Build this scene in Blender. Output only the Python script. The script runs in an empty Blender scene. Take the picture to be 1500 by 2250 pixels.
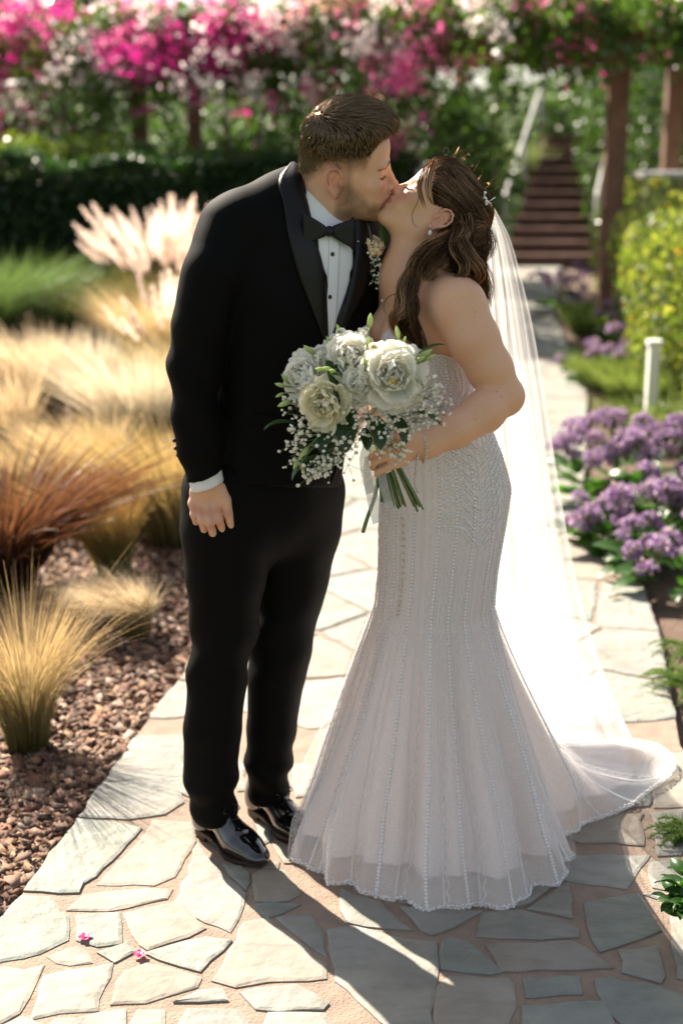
import bpy, bmesh, math, random
import numpy as np
from mathutils import Vector, Matrix
from mathutils.bvhtree import BVHTree

# ------------------------------------------------------------------ camera, sky, sun, exposure
SC = bpy.context.scene
COL = SC.collection
FPX, PITCH, CAMH = 3000.0, math.radians(15.4), 1.70        # focal length in photo pixels, tilt down, eye height
cam_d = bpy.data.cameras.new('camera')
cam_d.sensor_fit = 'VERTICAL'; cam_d.sensor_height = 36.0; cam_d.sensor_width = 24.0
cam_d.lens = FPX / 2250.0 * 36.0
cam_d.clip_start = 0.05; cam_d.clip_end = 3000
cam_d.dof.use_dof = True; cam_d.dof.focus_distance = 2.96; cam_d.dof.aperture_fstop = 2.0
cam = bpy.data.objects.new('camera', cam_d); COL.objects.link(cam)
cam.location = (0, 0, CAMH); cam.rotation_euler = (math.pi / 2 - PITCH, 0, 0)
SC.camera = cam

SUN_EL = math.radians(40); SUN_H = np.array([-0.55, 0.835]); SUN_H /= np.linalg.norm(SUN_H)
world = bpy.data.worlds.new('World'); SC.world = world; world.use_nodes = True
wn = world.node_tree.nodes; wl = world.node_tree.links
sky = wn.new('ShaderNodeTexSky'); sky.sky_type = 'NISHITA'; sky.sun_disc = False
sky.sun_elevation = SUN_EL; sky.sun_rotation = math.atan2(SUN_H[0], SUN_H[1])
sky.dust_density = 2.0; sky.air_density = 1.0; sky.ozone_density = 1.0
hsv = wn.new('ShaderNodeHueSaturation'); hsv.inputs['Saturation'].default_value = .48; wl.new(sky.outputs[0], hsv.inputs['Color'])
wl.new(hsv.outputs[0], wn['Background'].inputs[0]); wn['Background'].inputs[1].default_value = 0.06
sun_d = bpy.data.lights.new('sun', 'SUN'); sun_d.energy = 5.0; sun_d.angle = math.radians(0.55); sun_d.color = (1.0, 0.89, 0.75)
sun = bpy.data.objects.new('sun', sun_d); COL.objects.link(sun)
TO_SUN = Vector((SUN_H[0] * math.cos(SUN_EL), SUN_H[1] * math.cos(SUN_EL), math.sin(SUN_EL)))
sun.rotation_euler = TO_SUN.to_track_quat('Z', 'Y').to_euler(); sun.location = (-4, 6, 8)
vs = SC.view_settings; vs.view_transform = 'Standard'; vs.look = 'None'; vs.gamma = 1.0; vs.exposure = 1.8
vs.use_curve_mapping = False
SC.cycles.max_bounces = 8; SC.cycles.transparent_max_bounces = 16; SC.cycles.transmission_bounces = 4
SC.cycles.sample_clamp_indirect = 6.0; SC.cycles.use_denoising = True; SC.cycles.caustics_reflective = False; SC.cycles.caustics_refractive = False

# ------------------------------------------------------------------ photo pixel -> place
ST, CT = math.sin(PITCH), math.cos(PITCH)
def ray(u, v):
    a = (u - 750) / FPX; k = (1125 - v) / FPX
    return np.array([a, CT + k * ST, -ST + k * CT])
def P(u, v, Y):                       # the point on the pixel's ray at distance Y
    d = ray(u, v); return np.array([0, 0, CAMH]) + d * (Y / d[1])
def G(u, v, z=0.0):                   # the point on the pixel's ray at height z
    d = ray(u, v); return np.array([0, 0, CAMH]) + d * ((z - CAMH) / d[2])
def proj(p):                          # place -> photo pixel (arrays allowed, last axis xyz)
    p = np.asarray(p, float); x = p[..., 0]; y = p[..., 1]; z = p[..., 2] - CAMH
    d = y * CT - z * ST; h = y * ST + z * CT
    return 750 + FPX * x / d, 1125 - FPX * h / d
def inpoly(u, v, poly):
    r = np.zeros(np.shape(u), bool); n = len(poly)
    for i in range(n):
        x1, y1 = poly[i]; x2, y2 = poly[(i + 1) % n]
        if y1 == y2: continue
        c = ((y1 > v) != (y2 > v)) & (u < (x2 - x1) * (v - y1) / (y2 - y1) + x1)
        r ^= c
    return r
def unit(a):
    a = np.asarray(a, float); return a / (np.linalg.norm(a, axis=-1, keepdims=True) + 1e-12)
def interp_path(pts, n, closed=False):           # Catmull-Rom through pts
    p = np.asarray(pts, float)
    if closed: q = np.vstack([p[-1], p, p[0], p[1]]); m = len(p)
    else: q = np.vstack([2 * p[0] - p[1], p, 2 * p[-1] - p[-2]]); m = len(p) - 1
    t = np.linspace(0, m, n, endpoint=not closed); i = np.minimum(t.astype(int), m - 1); f = (t - i)[:, None]
    a, b, c, d = q[i], q[i + 1], q[i + 2], q[i + 3]
    return .5 * (2 * b + (c - a) * f + (2 * a - 5 * b + 4 * c - d) * f ** 2 + (3 * b - a - 3 * c + d) * f ** 3)

# ------------------------------------------------------------------ objects
def tag(o, label=None, cat=None, group=None, kind=None):
    if label: o['label'] = label
    if cat: o['category'] = cat
    if group: o['group'] = group
    if kind: o['kind'] = kind
    return o
def empty(name, loc=(0, 0, 0), label=None, cat=None, group=None, rz=0.0, parent=None):
    o = bpy.data.objects.new(name, None); COL.objects.link(o)
    o.location = loc; o.rotation_euler = (0, 0, rz); o.empty_display_size = .05
    if parent: o.parent = parent
    return tag(o, label, cat, group)
def mesh_data(name, V, F, smooth=True, col=None, uv=None):
    V = np.asarray(V, np.float32).reshape(-1, 3)
    me = bpy.data.meshes.new(name)
    if isinstance(F, np.ndarray):
        n, k = F.shape
        me.vertices.add(len(V)); me.vertices.foreach_set('co', V.ravel())
        me.loops.add(n * k); me.loops.foreach_set('vertex_index', F.astype(np.int32).ravel())
        me.polygons.add(n); me.polygons.foreach_set('loop_start', np.arange(0, n * k, k, dtype=np.int32))
        me.update(calc_edges=True); me.validate()
    else:
        me.from_pydata([tuple(map(float, v)) for v in V], [], F); me.update()
    if smooth: me.polygons.foreach_set('use_smooth', np.ones(len(me.polygons), bool))
    if col is not None and len(me.vertices) == len(V):
        a = me.color_attributes.new('col', 'FLOAT_COLOR', 'POINT')
        c = np.ones((len(V), 4), np.float32); c[:, :3] = np.asarray(col, np.float32).reshape(-1, 3)
        a.data.foreach_set('color', c.ravel())
    return me
def obj(name, me, mat=None, parent=None, loc=None):
    o = bpy.data.objects.new(name, me); COL.objects.link(o)
    if mat is not None and not me.materials: me.materials.append(mat)
    if parent is not None:
        o.parent = parent
        if loc is None and parent.type == 'EMPTY' or loc is None:   # geometry is given in world space: undo the parent's place
            o.matrix_parent_inverse = world_of(parent).inverted()
    if loc is not None: o.location = loc
    return o
def world_of(o):
    m = o.matrix_parent_inverse @ o.matrix_basis if o.parent else o.matrix_basis.copy()
    return world_of(o.parent) @ m if o.parent else m
def wobj(name, V, F, mat, parent=None, smooth=True, col=None):      # a mesh given in world coordinates
    return obj(name, mesh_data(name, V, F, smooth, col), mat, parent)

class MB:                                                          # collects pieces that make ONE part
    def __init__(s): s.V = []; s.F = []; s.C = []; s.n = 0
    def add(s, V, F, c=None):
        V = np.asarray(V, float).reshape(-1, 3)
        s.V.append(V)
        for f in F: s.F.append(tuple(int(i) + s.n for i in f))
        s.C.append(np.tile(np.asarray(c if c is not None else (1, 1, 1), float), (len(V), 1))); s.n += len(V)
    def box(s, lo, hi, M=None, c=None):
        x0, y0, z0 = lo; x1, y1, z1 = hi
        V = np.array([[x0,y0,z0],[x1,y0,z0],[x1,y1,z0],[x0,y1,z0],[x0,y0,z1],[x1,y0,z1],[x1,y1,z1],[x0,y1,z1]], float)
        if M is not None: V = V @ np.asarray(M)[:3, :3].T + np.asarray(M)[:3, 3]
        s.add(V, [(0,3,2,1),(4,5,6,7),(0,1,5,4),(1,2,6,5),(2,3,7,6),(3,0,4,7)], c)
    def tube(s, path, rad, n=6, c=None, flat=1.0, up=None):
        V, F = tube(path, rad, n, flat, up); s.add(V, F, c)
    def ball(s, c0, r, nu=8, nv=6, c=None, R=None):
        V, F = ball(c0, r, nu, nv, R); s.add(V, F, c)
    def build(s, name, mat, parent=None, smooth=True):
        V = np.vstack(s.V); C = np.vstack(s.C)
        return wobj(name, V, s.F, mat, parent, smooth, C)
def frames(path, up=None):
    p = np.asarray(path, float); t = np.gradient(p, axis=0); t = unit(t)
    n = np.array(up if up is not None else ((0, 0, 1) if abs(t[0][2]) < .9 else (1, 0, 0)), float)
    N = []
    for a in t:
        n = n - a * np.dot(n, a); n = n / (np.linalg.norm(n) + 1e-9); N.append(n.copy())
    N = np.array(N); return p, t, N, np.cross(t, N)
def tube(path, rad, n=6, flat=1.0, up=None, cap=True):
    p, t, N, B = frames(path, up); m = len(p); r = np.broadcast_to(np.asarray(rad, float), (m,))
    a = np.arange(n) * 2 * math.pi / n
    V = p[:, None] + (np.cos(a)[None, :, None] * N[:, None] * flat + np.sin(a)[None, :, None] * B[:, None]) * r[:, None, None]
    F = [(i * n + j, i * n + (j + 1) % n, (i + 1) * n + (j + 1) % n, (i + 1) * n + j) for i in range(m - 1) for j in range(n)]
    if cap: F += [tuple(range(n - 1, -1, -1)), tuple((m - 1) * n + j for j in range(n))]
    return V.reshape(-1, 3), F
def ball(c0, r, nu=8, nv=6, R=None):
    r = np.broadcast_to(np.asarray(r, float), (3,)); V = [[0, 0, r[2]]]
    for i in range(1, nv):
        b = math.pi * i / nv
        for j in range(nu):
            a = 2 * math.pi * j / nu; V.append([r[0] * math.sin(b) * math.cos(a), r[1] * math.sin(b) * math.sin(a), r[2] * math.cos(b)])
    V.append([0, 0, -r[2]]); V = np.array(V)
    if R is not None: V = V @ np.asarray(R).T
    F = [(0, 1 + j, 1 + (j + 1) % nu) for j in range(nu)]
    for i in range(nv - 2):
        F += [(1 + i * nu + j, 1 + (i + 1) * nu + j, 1 + (i + 1) * nu + (j + 1) % nu, 1 + i * nu + (j + 1) % nu) for j in range(nu)]
    b = 1 + (nv - 2) * nu; F += [(b + j, len(V) - 1, b + (j + 1) % nu) for j in range(nu)]
    return V + np.asarray(c0, float), F
def grid_faces(m, n, wrap=False):
    i, j = np.meshgrid(np.arange(m - 1), np.arange(n if wrap else n - 1), indexing='ij')
    j2 = (j + 1) % n
    return np.stack([i * n + j, i * n + j2, (i + 1) * n + j2, (i + 1) * n + j], -1).reshape(-1, 4)
def ribbons(paths, widths, side, cup=0.0):       # many thin strips at once: paths (S,M,3), widths (S,M), side (S,M,3) -> V,F
    S, M, _ = paths.shape
    L = paths - side * widths[..., None] * .5; R = paths + side * widths[..., None] * .5
    V = np.stack([L, R], 2).reshape(-1, 3)
    b = (np.arange(S) * M * 2)[:, None] + (np.arange(M - 1) * 2)[None]
    F = np.stack([b, b + 1, b + 3, b + 2], -1).reshape(-1, 4)
    return V, F
def strands(paths, rads):                        # many 3-sided hairs at once
    S, M, _ = paths.shape
    t = unit(np.gradient(paths, axis=1)); ref = np.array([0.31, 0.82, 0.48]); n1 = unit(np.cross(t, ref)); n2 = np.cross(t, n1)
    a = np.arange(3) * 2 * math.pi / 3
    V = paths[:, :, None] + (np.cos(a)[:, None] * n1[:, :, None] + np.sin(a)[:, None] * n2[:, :, None]) * rads[:, :, None, None]
    b = (np.arange(S) * M * 3)[:, None, None] + (np.arange(M - 1) * 3)[None, :, None]
    j = np.arange(3)[None, None]; j2 = (j + 1) % 3
    F = np.stack([b + j, b + j2, b + 3 + j2, b + 3 + j], -1).reshape(-1, 4)
    return V.reshape(-1, 3), F

# ------------------------------------------------------------------ shape fields (smooth unions of solids, meshed by surface nets)
class Field:
    def __init__(s, lo, hi, h):
        s.lo = np.asarray(lo, float); s.h = h; s.n = np.ceil((np.asarray(hi, float) - s.lo) / h).astype(int) + 1
        s.A = np.full(s.n, 0.25, np.float32)
    def sub(s, lo, hi):
        a = np.clip(np.floor((np.asarray(lo) - s.lo) / s.h).astype(int), 0, s.n); b = np.clip(np.ceil((np.asarray(hi) - s.lo) / s.h).astype(int) + 1, 0, s.n)
        sl = tuple(slice(x, y) for x, y in zip(a, b))
        ax = [(s.lo[i] + s.h * np.arange(a[i], b[i])).astype(np.float32) for i in range(3)]
        return sl, ax[0][:, None, None], ax[1][None, :, None], ax[2][None, None, :]
    def _mix(s, sl, d, k, op):
        a = s.A[sl]
        if a.size == 0: return
        if op == 'add':
            if k <= 0: s.A[sl] = np.minimum(a, d)
            else:
                h = np.clip(.5 + .5 * (a - d) / k, 0, 1); s.A[sl] = a * (1 - h) + d * h - k * h * (1 - h)
        else:
            if k <= 0: s.A[sl] = np.maximum(a, -d)
            else:
                h = np.clip(.5 - .5 * (a + d) / k, 0, 1); s.A[sl] = a * (1 - h) - d * h + k * h * (1 - h)
    def ell(s, c, r, R=None, k=.01, op='add'):
        c = np.asarray(c, float); r = np.broadcast_to(np.asarray(r, float), (3,)); m = max(r) + k + 3 * s.h
        sl, X, Y, Z = s.sub(c - m, c + m); X = X - c[0]; Y = Y - c[1]; Z = Z - c[2]
        if R is not None:
            R = np.asarray(R); X, Y, Z = (R[0, i] * X + R[1, i] * Y + R[2, i] * Z for i in range(3))
        k0 = np.sqrt((X / r[0]) ** 2 + (Y / r[1]) ** 2 + (Z / r[2]) ** 2) + 1e-6
        k1 = np.sqrt((X / r[0] ** 2) ** 2 + (Y / r[1] ** 2) ** 2 + (Z / r[2] ** 2) ** 2) + 1e-6
        s._mix(sl, (k0 * (k0 - 1) / k1).astype(np.float32), k, op)
    def cone(s, a, b, ra, rb, k=.01, op='add', sq=None):
        a = np.asarray(a, float); b = np.asarray(b, float); m = max(ra, rb) * (1 if sq is None else max(1, 1 / min(sq[1], 1))) + k + 3 * s.h
        sl, X, Y, Z = s.sub(np.minimum(a, b) - m, np.maximum(a, b) + m)
        ba = b - a; X = X - a[0]; Y = Y - a[1]; Z = Z - a[2]; L = float(ba @ ba) + 1e-12
        t = np.clip((X * ba[0] + Y * ba[1] + Z * ba[2]) / L, 0, 1)
        dx = X - t * ba[0]; dy = Y - t * ba[1]; dz = Z - t * ba[2]
        if sq is not None:                       # squash along a direction: sq = (dir, factor)
            w = np.asarray(sq[0], float); w = w / np.linalg.norm(w); q = dx * w[0] + dy * w[1] + dz * w[2]; f = 1 / sq[1] - 1
            dx = dx + q * f * w[0]; dy = dy + q * f * w[1]; dz = dz + q * f * w[2]
        d = np.sqrt(dx * dx + dy * dy + dz * dz) - (ra + (rb - ra) * t)
        s._mix(sl, d.astype(np.float32), k, op)
    def chain(s, pts, rads, k=.01, k0=None, sq=None):
        for i in range(len(pts) - 1): s.cone(pts[i], pts[i + 1], rads[i], rads[i + 1], (k0 if (i == 0 and k0 is not None) else k), 'add', sq)
    def coords(s):
        ax = [s.lo[i] + s.h * np.arange(s.n[i]) for i in range(3)]
        return ax[0][:, None, None], ax[1][None, :, None], ax[2][None, None, :]
    def mesh(s, relax=1):
        V, F = surface_nets(s.A); V = V * s.h + s.lo
        return V, F
def surface_nets(A):
    ins = A < 0; nx, ny, nz = A.shape
    c = np.zeros((nx - 1, ny - 1, nz - 1), np.uint8)
    offs = [(i, j, k) for i in (0, 1) for j in (0, 1) for k in (0, 1)]
    for (i, j, k) in offs: c += ins[i:nx - 1 + i, j:ny - 1 + j, k:nz - 1 + k]
    act = (c > 0) & (c < 8); idx = np.argwhere(act)
    num = np.full(act.shape, -1, np.int32); num[act] = np.arange(len(idx))
    S = np.zeros((len(idx), 3)); W = np.zeros(len(idx))
    def val(o): return A[idx[:, 0] + o[0], idx[:, 1] + o[1], idx[:, 2] + o[2]]
    vals = {o: val(o) for o in offs}
    for o in offs:
        for ax in range(3):
            if o[ax]: continue
            q = list(o); q[ax] = 1; q = tuple(q); a, b = vals[o], vals[q]; m = (a < 0) != (b < 0)
            t = np.where(m, a / np.where(m, a - b, 1), 0)
            p = np.zeros((len(idx), 3)); p[:] = o; p[:, ax] += t
            S += p * m[:, None]; W += m
    V = idx + S / W[:, None]
    Fs = []
    for ax in range(3):
        b_, c_ = [(1, 2), (2, 0), (0, 1)][ax]
        sl0 = [slice(None)] * 3; sl1 = [slice(None)] * 3; sl0[ax] = slice(0, -1); sl1[ax] = slice(1, None)
        a0 = ins[tuple(sl0)]; a1 = ins[tuple(sl1)]; e = np.argwhere(a0 != a1)
        e = e[(e[:, b_] > 0) & (e[:, c_] > 0) & (e[:, b_] < A.shape[b_] - 1) & (e[:, c_] < A.shape[c_] - 1)]
        fl = a0[e[:, 0], e[:, 1], e[:, 2]]
        def cell(db, dc):
            q = e.copy(); q[:, b_] -= db; q[:, c_] -= dc; return num[q[:, 0], q[:, 1], q[:, 2]]
        Q = np.stack([cell(1, 1), cell(0, 1), cell(0, 0), cell(1, 0)], -1)
        Q[~fl] = Q[~fl][:, ::-1]; Fs.append(Q)
    F = np.vstack(Fs); F = F[(F >= 0).all(1)]
    return V, F
def smooth_mesh(V, F, it=2, lam=.5):
    E = np.vstack([F[:, [0, 1]], F[:, [1, 2]], F[:, [2, 3]], F[:, [3, 0]]]); E = np.vstack([E, E[:, ::-1]])
    d = np.bincount(E[:, 0], minlength=len(V))[:, None]
    for _ in range(it):
        s = np.stack([np.bincount(E[:, 0], V[E[:, 1], i], len(V)) for i in range(3)], -1)
        V = V + lam * (s / np.maximum(d, 1) - V)
    return V
def vnormals(V, F):
    n = np.cross(V[F[:, 2]] - V[F[:, 0]], V[F[:, 3]] - V[F[:, 1]]); N = np.zeros_like(V)
    for k in range(4):
        for i in range(3): N[:, i] += np.bincount(F[:, k], n[:, i], len(V))
    return unit(N)
def bvh_of(V, F): return BVHTree.FromPolygons([Vector(v) for v in V.tolist()], F.tolist() if isinstance(F, np.ndarray) else F)
def hit(bvh, u, v, off=0.0):                     # where the pixel's ray meets a surface, lifted by off along its normal
    d = Vector(ray(u, v)).normalized(); r = bvh.ray_cast(Vector((0, 0, CAMH)), d)
    if r[0] is None: return None, None
    n = r[1] if r[1].dot(d) < 0 else -r[1]
    return np.array(r[0] + n * off), np.array(n)
def frame_of(fwd, up=(0, 0, 1), roll=0.0):       # columns: forward, left, up
    f = unit(fwd); l = unit(np.cross(up, f)); u = np.cross(f, l)
    c, s_ = math.cos(roll), math.sin(roll); l2 = l * c + u * s_; u2 = u * c - l * s_
    return np.stack([f, l2, u2], 1)
def vnoise(p, seed=0, freq=1.0):                 # cheap smooth noise from sines
    rs = np.random.RandomState(seed); p = np.asarray(p, float) * freq; o = 0
    for i in range(6):
        w = rs.normal(size=3) * (1 + .35 * i); o = o + np.sin(p @ w + rs.uniform(0, 6.28)) / (1 + .35 * i)
    return o / 2.6

# ------------------------------------------------------------------ materials
MATS = {}
def new_mat(name):
    m = bpy.data.materials.new(name); m.use_nodes = True; return m, m.node_tree.nodes, m.node_tree.links, m.node_tree.nodes['Principled BSDF']
def mat(name, rgb, rough=.6, var=.0, scale=30, bump=0.0, bscale=80, vcol=False, spec=.5, coat=0.0, sheen=0.0, metal=0.0, sss=0.0, rgb2=None, detail=4, objvar=0.0, bdist=.004):
    if name in MATS: return MATS[name]
    m, n, l, b = new_mat(name); b.inputs['Roughness'].default_value = rough; b.inputs['Metallic'].default_value = metal
    b.inputs['Specular IOR Level'].default_value = spec; b.inputs['Coat Weight'].default_value = coat
    b.inputs['Sheen Weight'].default_value = sheen; b.inputs['Base Color'].default_value = (*rgb, 1)
    if sss: b.inputs['Subsurface Weight'].default_value = sss; b.inputs['Subsurface Radius'].default_value = (.012, .004, .002); b.inputs['Subsurface Scale'].default_value = .6
    src = None
    tc = n.new('ShaderNodeTexCoord')
    if vcol: a = n.new('ShaderNodeVertexColor'); a.layer_name = 'col'; src = a.outputs[0]
    if var or rgb2:
        t = n.new('ShaderNodeTexNoise'); t.inputs['Scale'].default_value = scale; t.inputs['Detail'].default_value = detail; l.new(tc.outputs['Object'], t.inputs['Vector'])
        r = n.new('ShaderNodeValToRGB'); r.color_ramp.elements[0].position = .32; r.color_ramp.elements[1].position = .68
        c2 = rgb2 if rgb2 else tuple(min(1, c * (1 + var)) for c in rgb); c1 = rgb if rgb2 else tuple(c * (1 - var) for c in rgb)
        if vcol:
            c1 = (1 - var,) * 3; c2 = (1 + var,) * 3
        r.color_ramp.elements[0].color = (*c1, 1); r.color_ramp.elements[1].color = (*c2, 1); l.new(t.outputs[0], r.inputs[0])
        if vcol:
            mx = n.new('ShaderNodeMix'); mx.data_type = 'RGBA'; mx.blend_type = 'MULTIPLY'; mx.inputs[0].default_value = 1
            l.new(src, mx.inputs[6]); l.new(r.outputs[0], mx.inputs[7]); src = mx.outputs[2]
        else: src = r.outputs[0]
    if objvar:
        oi = n.new('ShaderNodeObjectInfo'); mr = n.new('ShaderNodeMapRange'); mr.inputs[3].default_value = 1 - objvar; mr.inputs[4].default_value = 1 + objvar
        l.new(oi.outputs['Random'], mr.inputs[0]); hs = n.new('ShaderNodeHueSaturation'); l.new(mr.outputs[0], hs.inputs['Value'])
        if src is None: hs.inputs['Color'].default_value = (*rgb, 1)
        else: l.new(src, hs.inputs['Color'])
        src = hs.outputs[0]
    if src is not None: l.new(src, b.inputs['Base Color'])
    if bump:
        t2 = n.new('ShaderNodeTexNoise'); t2.inputs['Scale'].default_value = bscale; t2.inputs['Detail'].default_value = 6; l.new(tc.outputs['Object'], t2.inputs['Vector'])
        bp = n.new('ShaderNodeBump'); bp.inputs['Strength'].default_value = bump; bp.inputs['Distance'].default_value = bdist; l.new(t2.outputs[0], bp.inputs['Height']); l.new(bp.outputs[0], b.inputs['Normal'])
    MATS[name] = m; return m
def leaf_mat(name, rgb, trans=.45, tcol=None, rough=.45, vcol=True, spec=.4):      # vertex colour times rgb, light passes through
    if name in MATS: return MATS[name]
    m, n, l, b = new_mat(name); out = n['Material Output']; b.inputs['Roughness'].default_value = rough; b.inputs['Specular IOR Level'].default_value = spec
    a = n.new('ShaderNodeVertexColor'); a.layer_name = 'col'
    def mul(c):
        mx = n.new('ShaderNodeMix'); mx.data_type = 'RGBA'; mx.blend_type = 'MULTIPLY'; mx.inputs[0].default_value = 1; l.new(a.outputs[0], mx.inputs[6]); mx.inputs[7].default_value = (*c, 1); return mx.outputs[2]
    l.new(mul(rgb), b.inputs['Base Color'])
    t = n.new('ShaderNodeBsdfTranslucent'); l.new(mul(tcol or tuple(min(1, c * 1.6) for c in rgb)), t.inputs[0])
    mx = n.new('ShaderNodeMixShader'); mx.inputs[0].default_value = trans; l.new(b.outputs[0], mx.inputs[1]); l.new(t.outputs[0], mx.inputs[2]); l.new(mx.outputs[0], out.inputs['Surface'])
    MATS[name] = m; return m
# ------------------------------------------------------------------ ground, path and beds
rng = np.random.RandomState(11)
def pg(*pts): return [G(*p)[:2] for p in pts]
LEFT_E = pg((-260, 2345), (0, 2028), (52, 1965), (172, 1802), (232, 1718), (285, 1640), (420, 1460), (690, 1100), (860, 850), (985, 700), (1085, 600), (1100, 583))
RIGHT_E = pg((1760, 2290), (1600, 1800), (1492, 1640), (1450, 1400), (1412, 1290), (1345, 1240), (1290, 1205), (1280, 1080), (1288, 960), (1290, 870), (1240, 745), (1215, 690), (1228, 600), (1235, 583))
PATH = np.array(list(LEFT_E) + [p for p in RIGHT_E[::-1]])
MORTAR = mat('sandy_mortar', (.25, .185, .14), .95, .14, 18, .8, 160, bdist=.006)
SOIL = mat('soil', (.11, .068, .046), .95, .30, 9, .9, 60, bdist=.02)
GRASSY = mat('grassland', (.07, .11, .03), .95, .35, .6)
o = wobj('ground', [(-600, -60, -.06), (600, -60, -.06), (600, 1200, -.06), (-600, 1200, -.06)], [(0, 1, 2, 3)], GRASSY, None, False); o['kind'] = 'structure'
def sheet(name, poly, z, m, bump=0.0, cell=.08, thick=None):
    n = len(poly); V = [(x, y, z) for x, y in poly]; F = [tuple(range(n))]
    if thick:
        V += [(x, y, z - thick) for x, y in poly]; F += [(i, n + i, n + (i + 1) % n, (i + 1) % n) for i in range(n)]
    me = mesh_data(name, V, F, False); bm = bmesh.new(); bm.from_mesh(me); bmesh.ops.recalc_face_normals(bm, faces=bm.faces); bm.to_mesh(me); bm.free()
    o = obj(name, me, m); o['kind'] = 'structure'; return o
def bed(name, x0, x1, y0, y1, step, z, amp, m):
    xs = np.arange(x0, x1, step); ys = np.arange(y0, y1, step); X, Y = np.meshgrid(xs, ys, indexing='ij')
    Pp = np.stack([X, Y, np.zeros_like(X)], -1); Zz = z + amp * vnoise(Pp, 4, 5) + amp * .6 * vnoise(Pp, 5, 17)
    V = np.stack([X, Y, Zz], -1).reshape(-1, 3); o = wobj(name, V, grid_faces(len(xs), len(ys)), m, None); o['kind'] = 'structure'; return o
bed('planting_bed', -14, 14, .6, 24, .15, -.030, .012, SOIL)
path = sheet('path', PATH, .004, MORTAR, thick=.09)
# flagstones seen near the couple, traced one by one
ZA = [[(465,140),(600,-60),(810,-60),(820,125)],[(350,300),(460,150),(700,135),(790,192),(800,235),(720,285),(560,308)],[(722,136),(812,128),(838,215),(785,188)],[(110,625),(345,310),(545,332),(620,352),(490,490),(345,630)],
 [(430,598),(640,380),(675,315),(840,330),(850,410),(770,560),(680,598)],[(300,710),(380,645),(640,615),(755,615),(735,660),(560,700),(400,715)],[(0,760),(95,650),(220,655),(300,740),(295,840),(180,900),(-40,945)],
 [(340,735),(525,725),(535,855),(430,865),(345,840)],[(545,730),(760,680),(900,790),(820,825),(650,880),(620,860)],[(770,680),(830,560),(865,420),(960,520),(1072,640),(1045,750),(1010,805),(900,760)],
 [(220,910),(340,870),(385,895),(405,940),(310,950),(250,945)],[(430,900),(560,855),(595,892),(510,940)],[(640,900),(900,832),(1015,845),(880,980),(700,930)],[(-60,975),(195,955),(165,1030),(90,1160),(-40,1230)],
 [(205,1000),(495,945),(480,1010),(425,1150),(270,1160),(140,1188)],[(545,985),(640,945),(740,965),(880,1010),(860,1050),(720,1090),(560,1120),(492,1125)],[(770,1115),(880,1075),(970,1057),(995,1110),(880,1114)],
 [(935,1020),(1045,845),(1062,765),(1180,745),(1425,945),(1430,1010),(1180,1025),(1040,1045)],[(1060,1075),(1300,1040),(1440,1120),(1415,1150),(1130,1145)],[(985,512),(1060,520),(1085,545),(1077,622),(1012,562)],
 [(1115,560),(1150,530),(1250,540),(1315,640),(1270,668),(1125,668)],[(1110,692),(1180,674),(1318,687),(1230,725),(1172,738)],[(1212,742),(1365,728),(1415,800),(1422,880),(1438,915)],
 [(200,1240),(260,1192),(420,1166),(548,1152),(540,1240)],[(560,1240),(602,1150),(722,1154),(725,1240)],[(770,1240),(832,1146),(1050,1152),(1110,1240)],[(1150,1240),(1180,1165),(1420,1165),(1460,1240)],[(-40,1240),(100,1180),(190,1210),(170,1250)],
 [(1020,-20),(1075,90),(1080,180),(1045,185),(1040,60)],[(1280,70),(1390,85),(1370,200),(1300,210)],[(1110,330),(1180,350),(1185,400),(1150,420)],[(1200,420),(1300,440),(1310,500),(1250,500)],[(1150,505),(1225,500),(1220,528),(1160,528)]]
ZB = [[(-60,795),(60,785),(280,838),(412,852),(415,960),(392,1160),(400,1240),(230,1240),(-20,1020)],[(0,622),(170,682),(305,798),(190,790),(30,768)],[(265,697),(615,717),(480,790),(400,820),(350,800)],[(622,722),(790,707),(1035,790),(1040,830),(700,835),(597,825)],
 [(445,852),(490,836),(560,852),(640,922),(708,980),(650,992),(442,965)],[(640,866),(1010,850),(1080,890),(1185,965),(700,975)],[(1227,890),(1380,870),(1410,995),(1395,1028),(1232,985)],[(1112,1020),(1180,1006),(1560,1100),(1560,1240),(1280,1240),(1150,1130)],
 [(805,1010),(1035,1000),(1045,1080),(860,1095),(815,1095)],[(470,1002),(730,1012),(750,1040),(760,1130),(720,1240),(412,1240),(422,1050)],[(805,1136),(1150,1116),(1205,1240),(790,1240)],[(1062,682),(1300,642),(1395,800),(1250,860),(1135,893),(1082,780)],
 [(962,570),(1002,470),(1350,466),(1245,615),(1000,580)],[(930,380),(1200,292),(1320,286),(1320,425),(1050,410)],[(1362,290),(1500,272),(1490,465),(1387,470)],[(1352,502),(1470,492),(1550,560),(1540,650),(1367,610)],[(1432,702),(1560,690),(1580,1030),(1472,1002)],
 [(822,702),(998,592),(1010,745)],[(1332,642),(1380,637),(1455,665),(1420,672)],[(600,560),(900,480),(950,560),(820,680),(640,700)],[(200,560),(560,560),(580,690),(260,680)],[(1380,30),(1560,10),(1560,250),(1370,255)],[(1180,140),(1340,60),(1350,250),(1220,270)]]
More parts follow.
